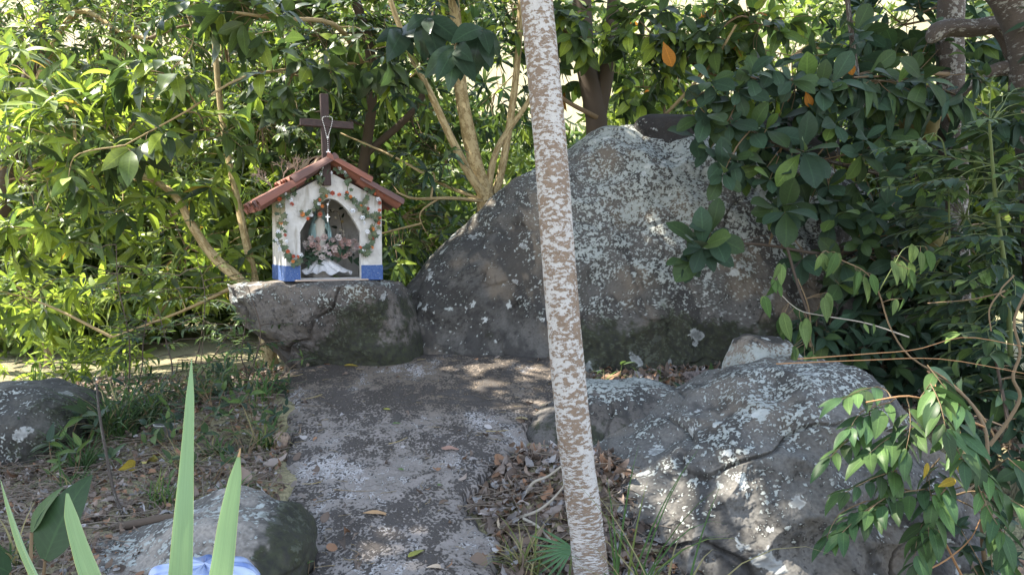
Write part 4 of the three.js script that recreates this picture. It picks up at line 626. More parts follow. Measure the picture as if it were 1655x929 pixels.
// ------------------------------------------------------------------ the shrine
const ROSE = (() => {                                     // a rose one metre across: rings of cupped petals
  const gs = [];
  for (let ring = 0; ring < 3; ring++) { const n = [3, 5, 6][ring], rad = [0.12, 0.25, 0.4][ring], tilt = [0.15, 0.5, 0.95][ring];
    for (let i = 0; i < n; i++) { const g = leafGeo(0.75, 'obov', { bend: -0.9 + tilt * 0.8, fold: 0.45, rows: 4 }); g.applyMatrix4(new THREE.Matrix4().compose(V(0, 0, 0), quatOf(V(Math.sin(tilt) , Math.cos(tilt), 0), V(-1, 0.2, 0)), V(0.6, 0.55, 0.6))); g.applyMatrix4(new THREE.Matrix4().makeRotationY(i / n * 6.283 + ring * 0.6)); g.translate(Math.cos(-i / n * 6.283 - ring * 0.6) * rad * 0.25, -0.1 * ring, Math.sin(-i / n * 6.283 - ring * 0.6) * rad * 0.25); gs.push(g); } }
  const core = new THREE.SphereGeometry(0.2, 8, 6); core.translate(0, 0.2, 0); gs.push(core); for (const g of gs) { if (!g.index) continue; } return mergeGeometries(gs);
})();
const IVY = (() => { const s = new THREE.Shape(); s.moveTo(0, 0); s.lineTo(0.42, 0.02); s.lineTo(0.3, 0.3); s.lineTo(0.5, 0.55); s.lineTo(0.2, 0.62); s.lineTo(0, 1); s.lineTo(-0.2, 0.62); s.lineTo(-0.5, 0.55); s.lineTo(-0.3, 0.3); s.lineTo(-0.42, 0.02); s.closePath(); const g = new THREE.ShapeGeometry(s), p = g.attributes.position; for (let i = 0; i < p.count; i++) p.setZ(i, -0.35 * p.getX(i) ** 2 - 0.25 * p.getY(i) ** 2 + (i % 2 ? 0.05 : -0.05)); g.computeVertexNormals(); return g; })();
{
  const { w, dep, a, fl } = SHR, ca = Math.cos(a), sa = Math.sin(a), x0 = -w / 2, zf = dep / 2;
  const org = fl.clone().sub(V(x0 * ca + zf * sa, 0, -x0 * sa + zf * ca));
  const toW = (x, y, z) => V(org.x + x * ca + z * sa, org.y + y, org.z - x * sa + z * ca);
  // pixel -> point on the plane z of the shrine's own axes
  const onFace = (px, py, z = zf) => { const p = P(px, py, 1), o = V(0, EYE, 0), d = p.sub(o), q = toW(0, 0, z), n = V(sa, 0, ca), t = q.sub(o).dot(n) / d.dot(n), h = o.addScaledVector(d, t).sub(org); return V(h.x * ca - h.z * sa, h.y, h.x * sa + h.z * ca); };
  const t = thing('shrine', 'small white roadside shrine with blue base and tiled roof on the dark rock', 'shrine', org); t.rotation.y = a;
  const plaster = (() => { const [m, b] = paint(512, 512, (u, v) => { const f = fbm(u * 7, v * 7, 1, 5), g = fbm(u * 30, v * 30, 4, 3), s = sst(0.12, 0.3, fbm(u * 9 + 3, v * 2.2, 7, 4)); let c = mixc([0.58, 0.565, 0.535], [0.45, 0.43, 0.395], clamp(0.5 + f * 1.4 + g * 0.6)); c = mixc(c, [0.26, 0.235, 0.19], s * 0.65); const sk = sst(0.08, 0.3, fbm(u * 22, v * 1.3, 3, 3)); c = mixc(c, [0.3, 0.28, 0.24], sk * 0.35); const cr = 1 - sst(0, 0.008, Math.abs(fbm(u * 4 + 9, v * 4, 5, 4))); c = mixc(c, [0.2, 0.18, 0.15], cr * 0.5); return [...c, 0.5 + 0.4 * g + 0.3 * f]; }); m.wrapS = m.wrapT = b.wrapS = b.wrapT = THREE.RepeatWrapping; return new THREE.MeshStandardMaterial({ map: m, bumpMap: b, bumpScale: 0.004, roughness: 0.9, side: THREE.DoubleSide }); })();
  const blue = (() => { const [m] = paint(256, 256, (u, v) => { const f = fbm(u * 9, v * 9, 2, 4), chip = sst(0.3, 0.36, fbm(u * 16 + 4, v * 16, 9, 3)); return [...mixc(mixc([0.03, 0.07, 0.21], [0.055, 0.11, 0.26], clamp(0.5 + f * 1.6)), [0.42, 0.41, 0.38], chip), 0.5]; }); return new THREE.MeshStandardMaterial({ map: m, roughness: 0.75 }); })();
  const EV = 0.655, AP = 0.86, ax = -0.03, T = 0.05, aL = onFace(486, 450).x, aR = onFace(583, 450).x, sp2 = onFace(486, 375).y, at = onFace(533, 321).y, am = (aL + aR) / 2;
  const gable = (hole) => { const s = new THREE.Shape(); s.moveTo(x0, 0); s.lineTo(-x0, 0); s.lineTo(-x0, EV); s.lineTo(ax, AP); s.lineTo(x0, EV); s.closePath(); if (hole) { const h = new THREE.Path(); h.moveTo(aL, 0.012); h.lineTo(aL, sp2); h.bezierCurveTo(aL + 0.05, sp2 + 0.09, am - 0.09, at, am, at); h.bezierCurveTo(am + 0.1, at, aR - 0.04, sp2 + 0.09, aR, sp2); h.lineTo(aR, 0.012); h.closePath(); s.holes.push(h); } return s; };
  const ex = (s, d, z, bev = 0.004) => { const g = new THREE.ExtrudeGeometry(s, { depth: d - 2 * bev, bevelEnabled: true, bevelSize: bev, bevelThickness: bev, bevelOffset: -bev, bevelSegments: 2, curveSegments: 16 }); g.translate(0, 0, z + bev); return g; };
  part('front_wall', ex(gable(true), T, zf - T), plaster, t); part('back_wall', ex(gable(false), T, -zf), plaster, t);
  for (const s of [-1, 1]) { const g = new RoundedBoxGeometry(T, EV - 0.012, dep - 2 * T, 2, 0.003); g.translate(s * (w / 2 - T / 2), (EV - 0.012) / 2, 0); part('side_wall', g, plaster, t); }
  { const g = new RoundedBoxGeometry(w - 2 * T - 0.004, 0.02, dep - 2 * T - 0.004, 1, 0.004); g.translate(0, 0.01, 0); part('floor', g, plaster, t); const s = new RoundedBoxGeometry(aR - aL + 0.1, 0.012, 0.05, 2, 0.004); s.translate(am, 0.006, zf + 0.026); part('sill', s, std([0.45, 0.35, 0.28], 0.9), t); }
  // blue base band, a skin on the corner piers and the sides
  const band = (wd, dp, x, z) => { const g = new RoundedBoxGeometry(wd, 0.122, dp, 2, 0.0025); g.translate(x, 0.061, z); part('base_band', g, blue, t); };
  band(aL - x0 - 0.002, 0.006, (aL + x0) / 2 - 0.002, zf + 0.003); band(-x0 - aR - 0.002, 0.006, (aR - x0) / 2 + 0.002, zf + 0.003);
  band(0.006, dep + 0.004, x0 - 0.003, 0); band(0.006, dep + 0.004, -x0 + 0.003, 0);
  // roof: barrel tiles in two courses a side
  const tileGeo = (L, r, k) => { const pos = [], idx = [], n = 10, m = 5, th = 0.013; for (let s = 0; s < 2; s++) for (let i = 0; i <= m; i++) for (let j = 0; j <= n; j++) { const ang = Math.PI * j / n, R0 = (r - s * th) * lerp(1, 0.82, i / m); pos.push(Math.cos(ang) * R0, Math.sin(ang) * R0 * k * 0.8, i / m * L); }
    const S = (m + 1) * (n + 1), id = (s, i, j) => s * S + i * (n + 1) + j; for (let i = 0; i < m; i++) for (let j = 0; j < n; j++) { idx.push(id(0, i, j), id(0, i, j + 1), id(0, i + 1, j), id(0, i + 1, j), id(0, i, j + 1), id(0, i + 1, j + 1), id(1, i, j), id(1, i + 1, j), id(1, i, j + 1), id(1, i + 1, j), id(1, i + 1, j + 1), id(1, i, j + 1)); }
    for (let j = 0; j < n; j++) for (const i of [0, m]) idx.push(id(0, i, j), id(1, i, j), id(0, i, j + 1), id(0, i, j + 1), id(1, i, j), id(1, i, j + 1)); for (let i = 0; i < m; i++) for (const j of [0, n]) idx.push(id(0, i, j), id(0, i + 1, j), id(1, i, j), id(1, i, j), id(0, i + 1, j), id(1, i + 1, j));
    const g = new THREE.BufferGeometry(); g.setAttribute('position', new THREE.Float32BufferAttribute(pos, 3)); g.setIndex(idx); const q = g.toNonIndexed(); q.computeVertexNormals(); return q; };
  const clay = [[0.25, 0.1, 0.068], [0.2, 0.085, 0.062], [0.29, 0.125, 0.09], [0.14, 0.078, 0.068]].map((c) => std(c, 0.9)), cover = tileGeo(0.4, 0.073, 1), chan = tileGeo(0.4, 0.068, -1), capM = std([0.21, 0.155, 0.1], 0.95);
  for (const s of [-1, 1]) {
    const half = s < 0 ? x0 - ax : -x0 - ax, sl = Math.atan2(AP - EV, Math.abs(half)), down = V(s * Math.cos(sl), -Math.sin(sl), 0), up2 = down.clone().negate(), nrm = V(s * Math.sin(sl), Math.cos(sl), 0);
    const full = (Math.abs(half) + (s < 0 ? 0.18 : 0.13)) / Math.cos(sl);
    for (let c = 0; c < 2; c++) for (let k = 0; k < 12; k++) {
      const cov = k % 2 === 0, zz = zf + 0.055 - k * 0.066 - (cov ? 0 : 0), dist = c ? full - 0.31 : full;
      const o = V(ax, AP, 0).addScaledVector(down, dist + (k % 3) * 0.006).addScaledVector(nrm, (cov ? 0.028 : 0.048) + c * 0.034); o.z = zz;
      const m = part('roof_tile', cov ? cover : chan, clay[Math.floor(R() * 4)], t, o), bx = V(0, 0, 0).crossVectors(nrm, up2); m.quaternion.setFromRotationMatrix(new THREE.Matrix4().makeBasis(bx, nrm, up2)); m.rotateX(-0.035);
    }
  }
  for (let k = 0; k < 2; k++) { const m = part('ridge_tile', tileGeo(0.42, 0.105, 1.1), capM, t, V(ax, AP + 0.062 + 0.02 * k, zf - 0.05 - 0.34 * k)); m.rotation.y = Math.PI; m.rotation.x = 0; }
  // cross at the front of the ridge
  const wood = (() => { const [m, b] = paint(128, 512, (u, v) => { const f = fbm(u * 18, v * 3, 2, 4), k = 0.8 + 0.7 * f; return [0.05 * k, 0.027 * k, 0.023 * k, 0.5 + f]; }); return new THREE.MeshStandardMaterial({ map: m, bumpMap: b, bumpScale: 0.002, roughness: 0.7 }); })();
  const cb = onFace(529, 300, zf + 0.03), ct = onFace(525, 152, zf + 0.03), cl = onFace(484, 197, zf + 0.03), cr = onFace(570, 197, zf + 0.03), chh = ct.y - cb.y;
  const cross = thing('cross', 'dark brown wooden cross standing on the shrine gable', 'cross', toW((cb.x + ct.x) / 2, cb.y, zf + 0.03)); cross.rotation.y = a;
  { const g = new RoundedBoxGeometry(0.062, chh, 0.042, 2, 0.005); g.translate(0, chh / 2, 0); part('upright', g, wood, cross).rotation.z = 0.02; const h = new RoundedBoxGeometry(cr.x - cl.x, 0.056, 0.038, 2, 0.005); part('crossbar', h, wood, cross, V((cl.x + cr.x) / 2 - (cb.x + ct.x) / 2, cl.y - cb.y, 0.006)); }
  // rosaries
  const bead = new THREE.SphereGeometry(0.0042, 8, 6), pearl = std([0.7, 0.68, 0.64], 0.35), steel = std([0.6, 0.6, 0.58], 0.3, { metalness: 0.7 });
  const rosary = (lab, path, tail, z, sz) => { const o = path[0], r = thing('rosary', lab, 'rosary', toW(o.x, o.y, z)); r.rotation.y = a; const gs = []; const cv = new THREE.CatmullRomCurve3(path.map((p) => V(p.x - o.x, p.y - o.y, 0)), false, 'centripetal'), n = Math.round(cv.getLength() / 0.0125); for (let i = 0; i <= n; i++) { const q = cv.getPoint(i / n); gs.push(bead.clone().translate(q.x, q.y, 0)); } const e = path[path.length - 1]; for (let i = 0; i < 6; i++) { const q = e.clone().lerp(tail, i / 6); gs.push(bead.clone().translate(q.x - o.x, q.y - o.y, 0)); }
    tag(part('beads', mergeGeometries(gs), pearl, r), null, null, null, 'stuff'); const X = [new THREE.BoxGeometry(0.008 * sz, 0.05 * sz, 0.005), new THREE.BoxGeometry(0.03 * sz, 0.008 * sz, 0.0045).translate(0, 0.008, 0.001)]; part('crucifix', mergeGeometries(X), steel, r, V(tail.x - o.x, tail.y - o.y - 0.02, 0)); const md = part('medal', new THREE.CylinderGeometry(0.009, 0.009, 0.004, 12), pearl, r, V(e.x - o.x, e.y - o.y, 0.003)); md.rotation.x = Math.PI / 2; };
  { const z = zf + 0.064, f = (x, y) => onFace(x, y, z); rosary('white bead rosary draped round the middle of the wooden cross', [f(528, 222), f(524, 205), f(521, 190), f(536, 190), f(534, 207), f(529, 222)], f(530, 243), z, 1.1); }
  { const z = zf - 0.02, f = (x, y) => onFace(x, y, z); rosary('pale rosary hanging inside the arch above the statue', [f(526, 322), f(529, 318), f(533, 322), f(529, 330)], f(529, 348), z, 1.2); }
  // statue
  { const s = onFace(519, 405, 0.05), h = 0.33, base = V(s.x, 0.175, 0.0), st = thing('statue', 'small robed statue with pale teal mantle inside the shrine', 'statue', toW(base.x, base.y, base.z)); st.rotation.y = a; st.scale.setScalar(1.2);
    const cream = std([0.66, 0.62, 0.54], 0.7), teal = std([0.3, 0.44, 0.43], 0.7), skin = std([0.5, 0.36, 0.26], 0.6);
    const lath = (pr, sx, sz) => { const g = new THREE.LatheGeometry(pr.map(([r, y]) => new THREE.Vector2(r, y)), 32), p = g.attributes.position; for (let i = 0; i < p.count; i++) { const x = p.getX(i), z = p.getZ(i), an = Math.atan2(z, x), k = 1 + 0.05 * Math.sin(an * 9) * clamp(1 - p.getY(i) / 0.3); p.setX(i, x * sx * k); p.setZ(i, z * sz * k); } g.computeVertexNormals(); return g; };
    part('robe', lath([[0.001, 0], [0.055, 0], [0.05, 0.05], [0.042, 0.13], [0.038, 0.2], [0.042, 0.235], [0.03, 0.262], [0.014, 0.275], [0.013, 0.29]], 1, 0.75), cream, st);
    { const pos = [], idx = [], n = 24, m = 14; for (let i = 0; i <= m; i++) for (let j = 0; j <= n; j++) { const y = i / m, ext = 0.3 + 0.75 * Math.sin(Math.PI * clamp(y * 1.1)), an = lerp(-ext, Math.PI + ext, j / n), wd = 0.05 + 0.035 * Math.sin(Math.PI * Math.min(1, y * 1.15)) * (1 - y * 0.3), rr2 = (y > 0.84 ? lerp(0.045, 0.03, (y - 0.84) / 0.16) : wd) * (1 + 0.04 * Math.sin(an * 12)); pos.push(Math.cos(an) * rr2, y * 0.33, -Math.sin(an) * rr2 * 0.8 + 0.006); } for (let i = 0; i < m; i++) for (let j = 0; j < n; j++) { const b = i * (n + 1) + j; idx.push(b, b + 1, b + n + 1, b + n + 1, b + 1, b + n + 2); } const g = new THREE.BufferGeometry(); g.setAttribute('position', new THREE.Float32BufferAttribute(pos, 3)); g.setIndex(idx); g.computeVertexNormals(); part('mantle', g, teal, st); }
    { const g = new THREE.SphereGeometry(0.026, 20, 16); g.scale(0.85, 1.15, 0.95); const nose = new THREE.ConeGeometry(0.005, 0.012, 6); nose.rotateX(1.2); nose.translate(0, -0.002, 0.026); part('head', mergeGeometries([g, nose.toNonIndexed ? nose : nose]), skin, st, V(0, 0.305, 0.004)); }
    for (const q of [-1, 1]) { const gs = [tubeGeo([V(q * 0.036, 0.235, 0.01), V(q * 0.06, 0.18, 0.03), V(q * 0.066, 0.135, 0.045)], 0.013, 0.008, 8, 8)]; part('sleeve', gs[0], teal, st); const hg = []; for (let f = 0; f < 4; f++) hg.push(tubeGeo([V(q * (0.062 + f * 0.003), 0.134, 0.046), V(q * (0.063 + f * 0.004), 0.118, 0.05), V(q * (0.062 + f * 0.004), 0.106, 0.048)], 0.003, 0.0015, 5, 5)); hg.push(tubeGeo([V(q * 0.06, 0.132, 0.048), V(q * 0.055, 0.122, 0.055)], 0.003, 0.002, 5, 4)); part('hand', mergeGeometries(hg), skin, st); }
    { const g = lath([[0.001, 0], [0.075, 0], [0.08, -0.02], [0.085, -0.14], [0.001, -0.14]], 1, 0.9); part('plinth', g, std([0.5, 0.48, 0.46], 0.8), st); }
  }
  // white lace cloth
  { const pos = [], idx = [], uv = [], n = 96, m = 40, cx = onFace(525, 440, 0.12).x, wl = cx - aL - 0.012, wr = aR - cx - 0.012;
    for (let i = 0; i <= m; i++) for (let j = 0; j <= n; j++) { const r = i / m, an = j / n * 6.2832, c = Math.cos(an), s = Math.sin(an), x = r * c * (c > 0 ? wr : wl), z = r * s * 0.17; let y = 0.155 * Math.exp(-Math.pow(r / 0.62, 1.7)) + 0.03 * r * (1.2 - r * 0.6) * (Math.sin(an * 13 + r * 4) * 0.6 + Math.sin(an * 7 + 1) * 0.5 + 1) + 0.016 * fbm(x * 25, 1, z * 25, 3) * r + 0.024; pos.push(cx + x, Math.max(0.0235, y), 0.07 + z + 0.012); uv.push(x * 12, z * 12); }
    for (let i = 0; i < m; i++) for (let j = 0; j < n; j++) { const b = i * (n + 1) + j; idx.push(b, b + 1, b + n + 1, b + n + 1, b + 1, b + n + 2); }
    const g = new THREE.BufferGeometry(); g.setAttribute('position', new THREE.Float32BufferAttribute(pos, 3)); g.setAttribute('uv', new THREE.Float32BufferAttribute(uv, 2)); g.setIndex(idx); g.computeVertexNormals();
    const [lm, lb] = paint(256, 256, (u, v) => { const k = 0.5 + 0.5 * Math.sin(u * 75) * Math.sin(v * 75), f = sst(0.0, 0.2, fbm(u * 8, v * 8, 3, 3)); const c = lerp(0.62, 0.82, clamp(k * 0.6 + f * 0.4)); return [c, c * 0.99, c, k]; }); for (const q of [lm, lb]) q.wrapS = q.wrapT = THREE.RepeatWrapping;
    const o = solo('cloth', g, new THREE.MeshStandardMaterial({ map: lm, bumpMap: lb, bumpScale: 0.003, roughness: 0.95, side: THREE.DoubleSide }), 'white lace cloth gathered on the shrine floor below the roses', 'cloth'); o.position.copy(org); o.rotation.y = a; }
  // bouquet of pink roses
  { const pink = [[0.46, 0.31, 0.28], [0.5, 0.4, 0.37], [0.46, 0.37, 0.36], [0.52, 0.46, 0.43], [0.42, 0.28, 0.24]].map((c) => std(c, 0.8)), green = leafMat([0.05, 0.09, 0.05], 0.2, 0.5, 0.2), c = onFace(535, 400, 0.12), b = thing('bouquet', 'bouquet of dusty pink artificial roses in front of the statue', 'flowers', toW(c.x, 0.12, 0.12)); b.rotation.y = a;
    const spots = [[512, 388], [524, 384], [536, 390], [546, 384], [555, 388], [562, 392], [572, 390], [577, 398], [570, 402], [560, 401], [551, 398], [541, 402], [531, 398], [522, 402], [513, 400], [505, 396], [503, 386], [530, 412], [520, 416], [545, 412], [556, 413], [564, 411], [497, 402], [494, 394], [538, 408], [550, 390], [508, 408]];
    spots.forEach(([x, y], i) => { const z = 0.12 + rr(-0.03, 0.05), q = onFace(x, y, z), m = part('rose', ROSE, pink[i % 5], b, V(q.x - c.x, q.y - 0.12, z - 0.12)), s = rr(0.05, 0.068); m.quaternion.copy(quatOf(V(rr(-0.5, 0.5), rr(0, 0.6), 1), UP, rr(0, 6))); m.scale.setScalar(s); });
    for (let i = 0; i < 34; i++) { const x = rr(490, 585), q = onFace(x, rr(395, 425), 0.09), m = part('leaf', LG.ovate[i % 3], green, b, V(q.x - c.x, q.y - 0.12, rr(-0.06, 0.02))); m.quaternion.copy(quatOf(V(rr(-1, 1), rr(-0.7, 0.5), rr(0.1, 0.8)), V(0, 0.5, 1))); m.scale.setScalar(rr(0.06, 0.1)); }
    for (let i = 0; i < 12; i++) { const q = onFace(rr(488, 510), rr(412, 430), 0.14), m = part('leaf', LG.fine[i % 3], green, b, V(q.x - c.x, q.y - 0.12, rr(0, 0.04))); m.quaternion.copy(quatOf(V(rr(-1, 1), rr(-0.5, 0.6), rr(0, 0.6)), V(0, 0.5, 1))); m.scale.setScalar(rr(0.07, 0.11)); }
    part('stem', tubeGeo([V(0, -0.04, 0), V(0.01, -0.08, 0), V(0.06, -0.1, 0)], 0.008, 0.006, 6), BARK.green, b); }
  { const o = onFace(550, 392, -0.05), b = thing('flower_stem', 'dark leafed stem with small pale flowers behind the rose bouquet', 'flowers', toW(o.x, o.y - 0.05, -0.05)); b.rotation.y = a; const f = (x, y) => { const q = onFace(x, y, -0.05); return V(q.x - o.x, q.y - o.y + 0.05, 0); };
    part('stem', tubeGeo([V(0, -0.1, 0), f(553, 385), f(552, 365), f(545, 342), f(530, 344)], 0.004, 0.002, 5, 12), BARK.dark, b); const gl = leafMat([0.03, 0.045, 0.03], 0.2, 0.5, 0.1), pw = std([0.55, 0.5, 0.42], 0.8), py = std([0.5, 0.4, 0.2], 0.8);
    for (const [x, y, s, d] of [[545, 368, 0.06, V(-1, 0.2, 0.2)], [550, 376, 0.05, V(-0.6, -0.8, 0.3)], [552, 352, 0.05, V(0.5, 1, 0.2)], [540, 342, 0.05, V(-1, 0.3, 0.3)], [547, 338, 0.05, V(1, 0.4, 0.2)], [534, 350, 0.05, V(-0.6, -0.7, 0.2)]]) { const m = part('leaf', LG.ovate[0], gl, b, f(x, y)); m.quaternion.copy(quatOf(d, V(0, 0, 1))); m.scale.setScalar(s); }
    for (const [x, y, mt] of [[553, 374, pw], [554, 380, pw], [552, 358, py], [536, 340, pw], [546, 345, pw], [541, 352, pw], [549, 371, pw]]) { const m = part('flower', ROSE, mt, b, f(x, y).add(V(0, 0, 0.01))); m.quaternion.copy(quatOf(V(rr(-0.3, 0.3), 0.2, 1), UP)); m.scale.setScalar(0.028); } }
  // garlands of artificial ivy with orange and white flowers
  const gIvy = [[0.07, 0.1, 0.05], [0.05, 0.075, 0.04], [0.11, 0.12, 0.06]].map((c) => std(c, 0.75)), gO = [[0.55, 0.14, 0.06], [0.62, 0.24, 0.07], [0.4, 0.1, 0.06]].map((c) => std(c, 0.7)), gW = std([0.72, 0.73, 0.75], 0.7);
  const garland = (lab, pts, orange, white, dens) => { const q0 = onFace(...pts[0], zf + 0.015), g = thing('garland', lab, 'garland', toW(q0.x, q0.y, q0.z)); g.rotation.y = a; const loc = ([x, y], dz = 0) => onFace(x, y, zf + 0.015 + dz).sub(q0); const c = new THREE.CatmullRomCurve3(pts.map((p) => loc(p, rr(0, 0.015))), false, 'centripetal'); part('stem', tubeGeo(c.getPoints(24), 0.003, 0.0025, 5, 40), BARK.green, g);
    const n = Math.round(c.getLength() / 0.016 * dens); for (let i = 0; i < n; i++) { const p = c.getPoint((i + R()) / n).add(V(rr(-0.025, 0.025), rr(-0.02, 0.02), rr(0, 0.025))), m = part('leaf', IVY, gIvy[Math.floor(R() * 3)], g, p); m.quaternion.copy(quatOf(V(rr(-1, 1), rr(-1.2, 0.4), rr(0, 0.6)), V(rr(-0.4, 0.4), 0.3, 1))); m.scale.setScalar(rr(0.032, 0.055)); }
    const fl2 = (xy, mt, s) => { const m = part('flower', ROSE, mt, g, loc(xy, 0.022)); m.quaternion.copy(quatOf(V(rr(-0.6, 0.6), rr(-0.2, 0.5), 1), UP, rr(0, 6))); m.scale.setScalar(s); }; orange.forEach((o, i) => fl2(o, gO[i % 3], rr(0.028, 0.04))); white.forEach((o) => fl2(o, gW, rr(0.03, 0.042))); };
  garland('ivy garland with orange and white flowers down the shrine left pier', [[478, 305], [460, 315], [452, 335], [455, 360], [450, 385], [458, 405], [468, 412], [474, 424], [486, 415]], [[451, 322], [453, 360], [460, 380], [465, 406], [473, 422], [474, 414], [481, 415], [488, 346], [471, 330]], [[460, 312], [452, 332], [455, 356], [449, 374], [450, 394], [463, 390], [486, 412], [469, 322], [446, 388], [452, 402]], 1.2);
  garland('ivy garland with orange flowers round the top of the shrine arch', [[524, 274], [519, 286], [517, 300], [524, 310], [512, 322], [504, 338], [488, 346]], [[516, 323], [521, 333], [517, 346], [497, 353], [527, 317], [537, 312], [548, 315]], [[520, 272], [515, 330], [503, 347], [519, 281], [534, 279]], 1.2);
  garland('thin ivy strand with a few orange flowers right of the arch top', [[545, 274], [556, 282], [561, 300], [562, 312], [568, 322], [571, 331]], [[560, 312], [566, 318]], [[548, 272], [556, 279]], 0.9);
  garland('dense ivy garland with orange and white flowers down the shrine right pier', [[600, 305], [585, 330], [592, 345], [606, 350], [602, 375], [598, 392], [590, 408], [582, 400]], [[605, 313], [611, 308], [613, 328], [613, 340], [583, 333], [594, 337], [613, 352], [602, 370], [602, 385], [582, 400], [601, 400], [621, 315], [612, 360]], [[570, 341], [588, 360], [594, 374], [587, 405], [611, 322], [586, 352]], 1.7);
}

// ------------------------------------------------------------------ foreground
{ // sword leaves close to the camera
  const p = thing('sword_leaf_plant', 'green sword-leaved plant close to the camera at bottom left', 'plant', V(-0.42, 0.0, -1.15)); const o = p.position;
  const vein = (() => { const [m] = paint(256, 256, (u, v) => { const s = 0.9 + 0.14 * Math.sin(u * 130 + 2 * fbm(u * 3, v * 2, 1, 2)) + 0.22 * fbm(u * 26, v * 1.4, 3, 3), e = sst(0.47, 0.5, Math.abs(u - 0.5)); return [0.22 * s + 0.18 * e, 0.36 * s + 0.1 * e, 0.17 * s, 0.5 + 0.5 * Math.sin(u * 130)]; }); return new THREE.MeshPhysicalMaterial({ map: m, roughness: 1, transmission: 0.4, thickness: 0, clearcoat: 0.2, clearcoatRoughness: 0.45, side: THREE.DoubleSide }); })();
  const tipM = std([0.3, 0.2, 0.1], 0.9);
  const blade = (pts, wpx, fold, turn) => { // pts: [px, py, d] from tip down; wpx: widths in pixels along it
    const q = pts.map((a) => P(...a)); q.push(o.clone().add(V(rr(-0.05, 0.05), 0.06, rr(-0.04, 0.04)))); const c = new THREE.CatmullRomCurve3(q, false, 'centripetal'), n = 40, pos = [], uv = [], idx = [], sideV = V(Math.cos(turn), 0, Math.sin(turn)), fr = V(-Math.sin(turn), 0, Math.cos(turn));
    for (let i = 0; i <= n; i++) { const t = i / n, pt = c.getPoint(t), k = t * (wpx.length - 1), w0 = lerp(wpx[Math.floor(k)], wpx[Math.min(wpx.length - 1, Math.floor(k) + 1)], k - Math.floor(k)) / F * -pt.z; for (let j = 0; j <= 6; j++) { const s = j / 6 - 0.5, r = pt.clone().addScaledVector(sideV, s * w0).addScaledVector(fr, (Math.abs(s) * fold + 0.06 * Math.cos(s * 9)) * w0).sub(o); pos.push(r.x, r.y, r.z); uv.push(s + 0.5, t * 2); } }
    for (let i = 0; i < n; i++) for (let j = 0; j < 6; j++) { const a = i * 7 + j, b = a + 7; idx.push(a, b, a + 1, b, b + 1, a + 1); }
    const g = new THREE.BufferGeometry(); g.setAttribute('position', new THREE.Float32BufferAttribute(pos, 3)); g.setAttribute('uv', new THREE.Float32BufferAttribute(uv, 2)); g.setIndex(idx); g.computeVertexNormals(); part('leaf', g, vein, p); return c; };
  blade([[0, 775, 1.0], [20, 830, 1.0], [42, 885, 1.0], [66, 935, 1.0], [110, 1060, 1.02]], [2, 20, 34, 44, 48, 40, 26], 0.5, 0.7);
  blade([[108, 797, 0.98], [118, 840, 0.98], [134, 890, 0.98], [152, 940, 0.98], [190, 1080, 1.02]], [5, 26, 34, 42, 46, 40, 26], 0.25, 0.15);
  const c3 = blade([[309, 580, 1.08], [306, 660, 1.07], [301, 760, 1.06], [296, 850, 1.05], [291, 940, 1.05], [280, 1080, 1.06]], [1, 13, 19, 26, 33, 38, 42, 42, 30], 0.2, -0.1);
  blade([[386, 733, 1.02], [378, 780, 1.02], [368, 840, 1.02], [356, 930, 1.02], [325, 1080, 1.04]], [3, 20, 28, 34, 40, 40, 28], 0.28, -0.35);
  part('leaf_tip', tubeGeo([P(385, 738, 1.02), P(387, 730, 1.02), P(388, 724, 1.02)], 0.002, 0.0006, 5, 3, o), tipM, p);
  part('stem', tubeGeo([o.clone().add(V(0, -0.02, 0)), o.clone().add(V(0.01, 0.1, 0))], 0.05, 0.035, 10, 4, o), BARK.twig, p);
}
{ // broad dark leaf behind them
  const p = new Plant('broad_leaf_plant', 'plant with a wide dark green leaf beside the bottom left rock', 'plant', gp(20, 1000, 2.5));
  const g = leafGeo(0.52, 'ovate', { bend: 0.55, fold: 0.12, rows: 14, wave: 0.03 }); const M1 = leafMat([0.035, 0.075, 0.025], 0.3, 0.4, 0.25), M2 = leafMat([0.07, 0.15, 0.03], 0.3, 0.4, 0.4);
  const put = (px, py, d, dir, up, s, m) => { const q = part('leaf', g, m, p.g, P(px, py, d).sub(p.o)); q.quaternion.copy(quatOf(dir, up)); q.scale.set(s * 1.15, s, s); p.twig(p.o, P(px, py, d), 0.008); };
  put(72, 905, 2.45, V(0.25, 1, -0.25), V(-0.35, 0.25, 1), 0.3, M1); put(50, 860, 2.5, V(0.3, 1, -0.3), V(-0.7, 0.2, 0.7), 0.17, M2); put(15, 925, 2.5, V(-0.5, 0.5, 0.3), V(0, 1, 0.4), 0.22, M1);
  p.done([G.deep]);
}
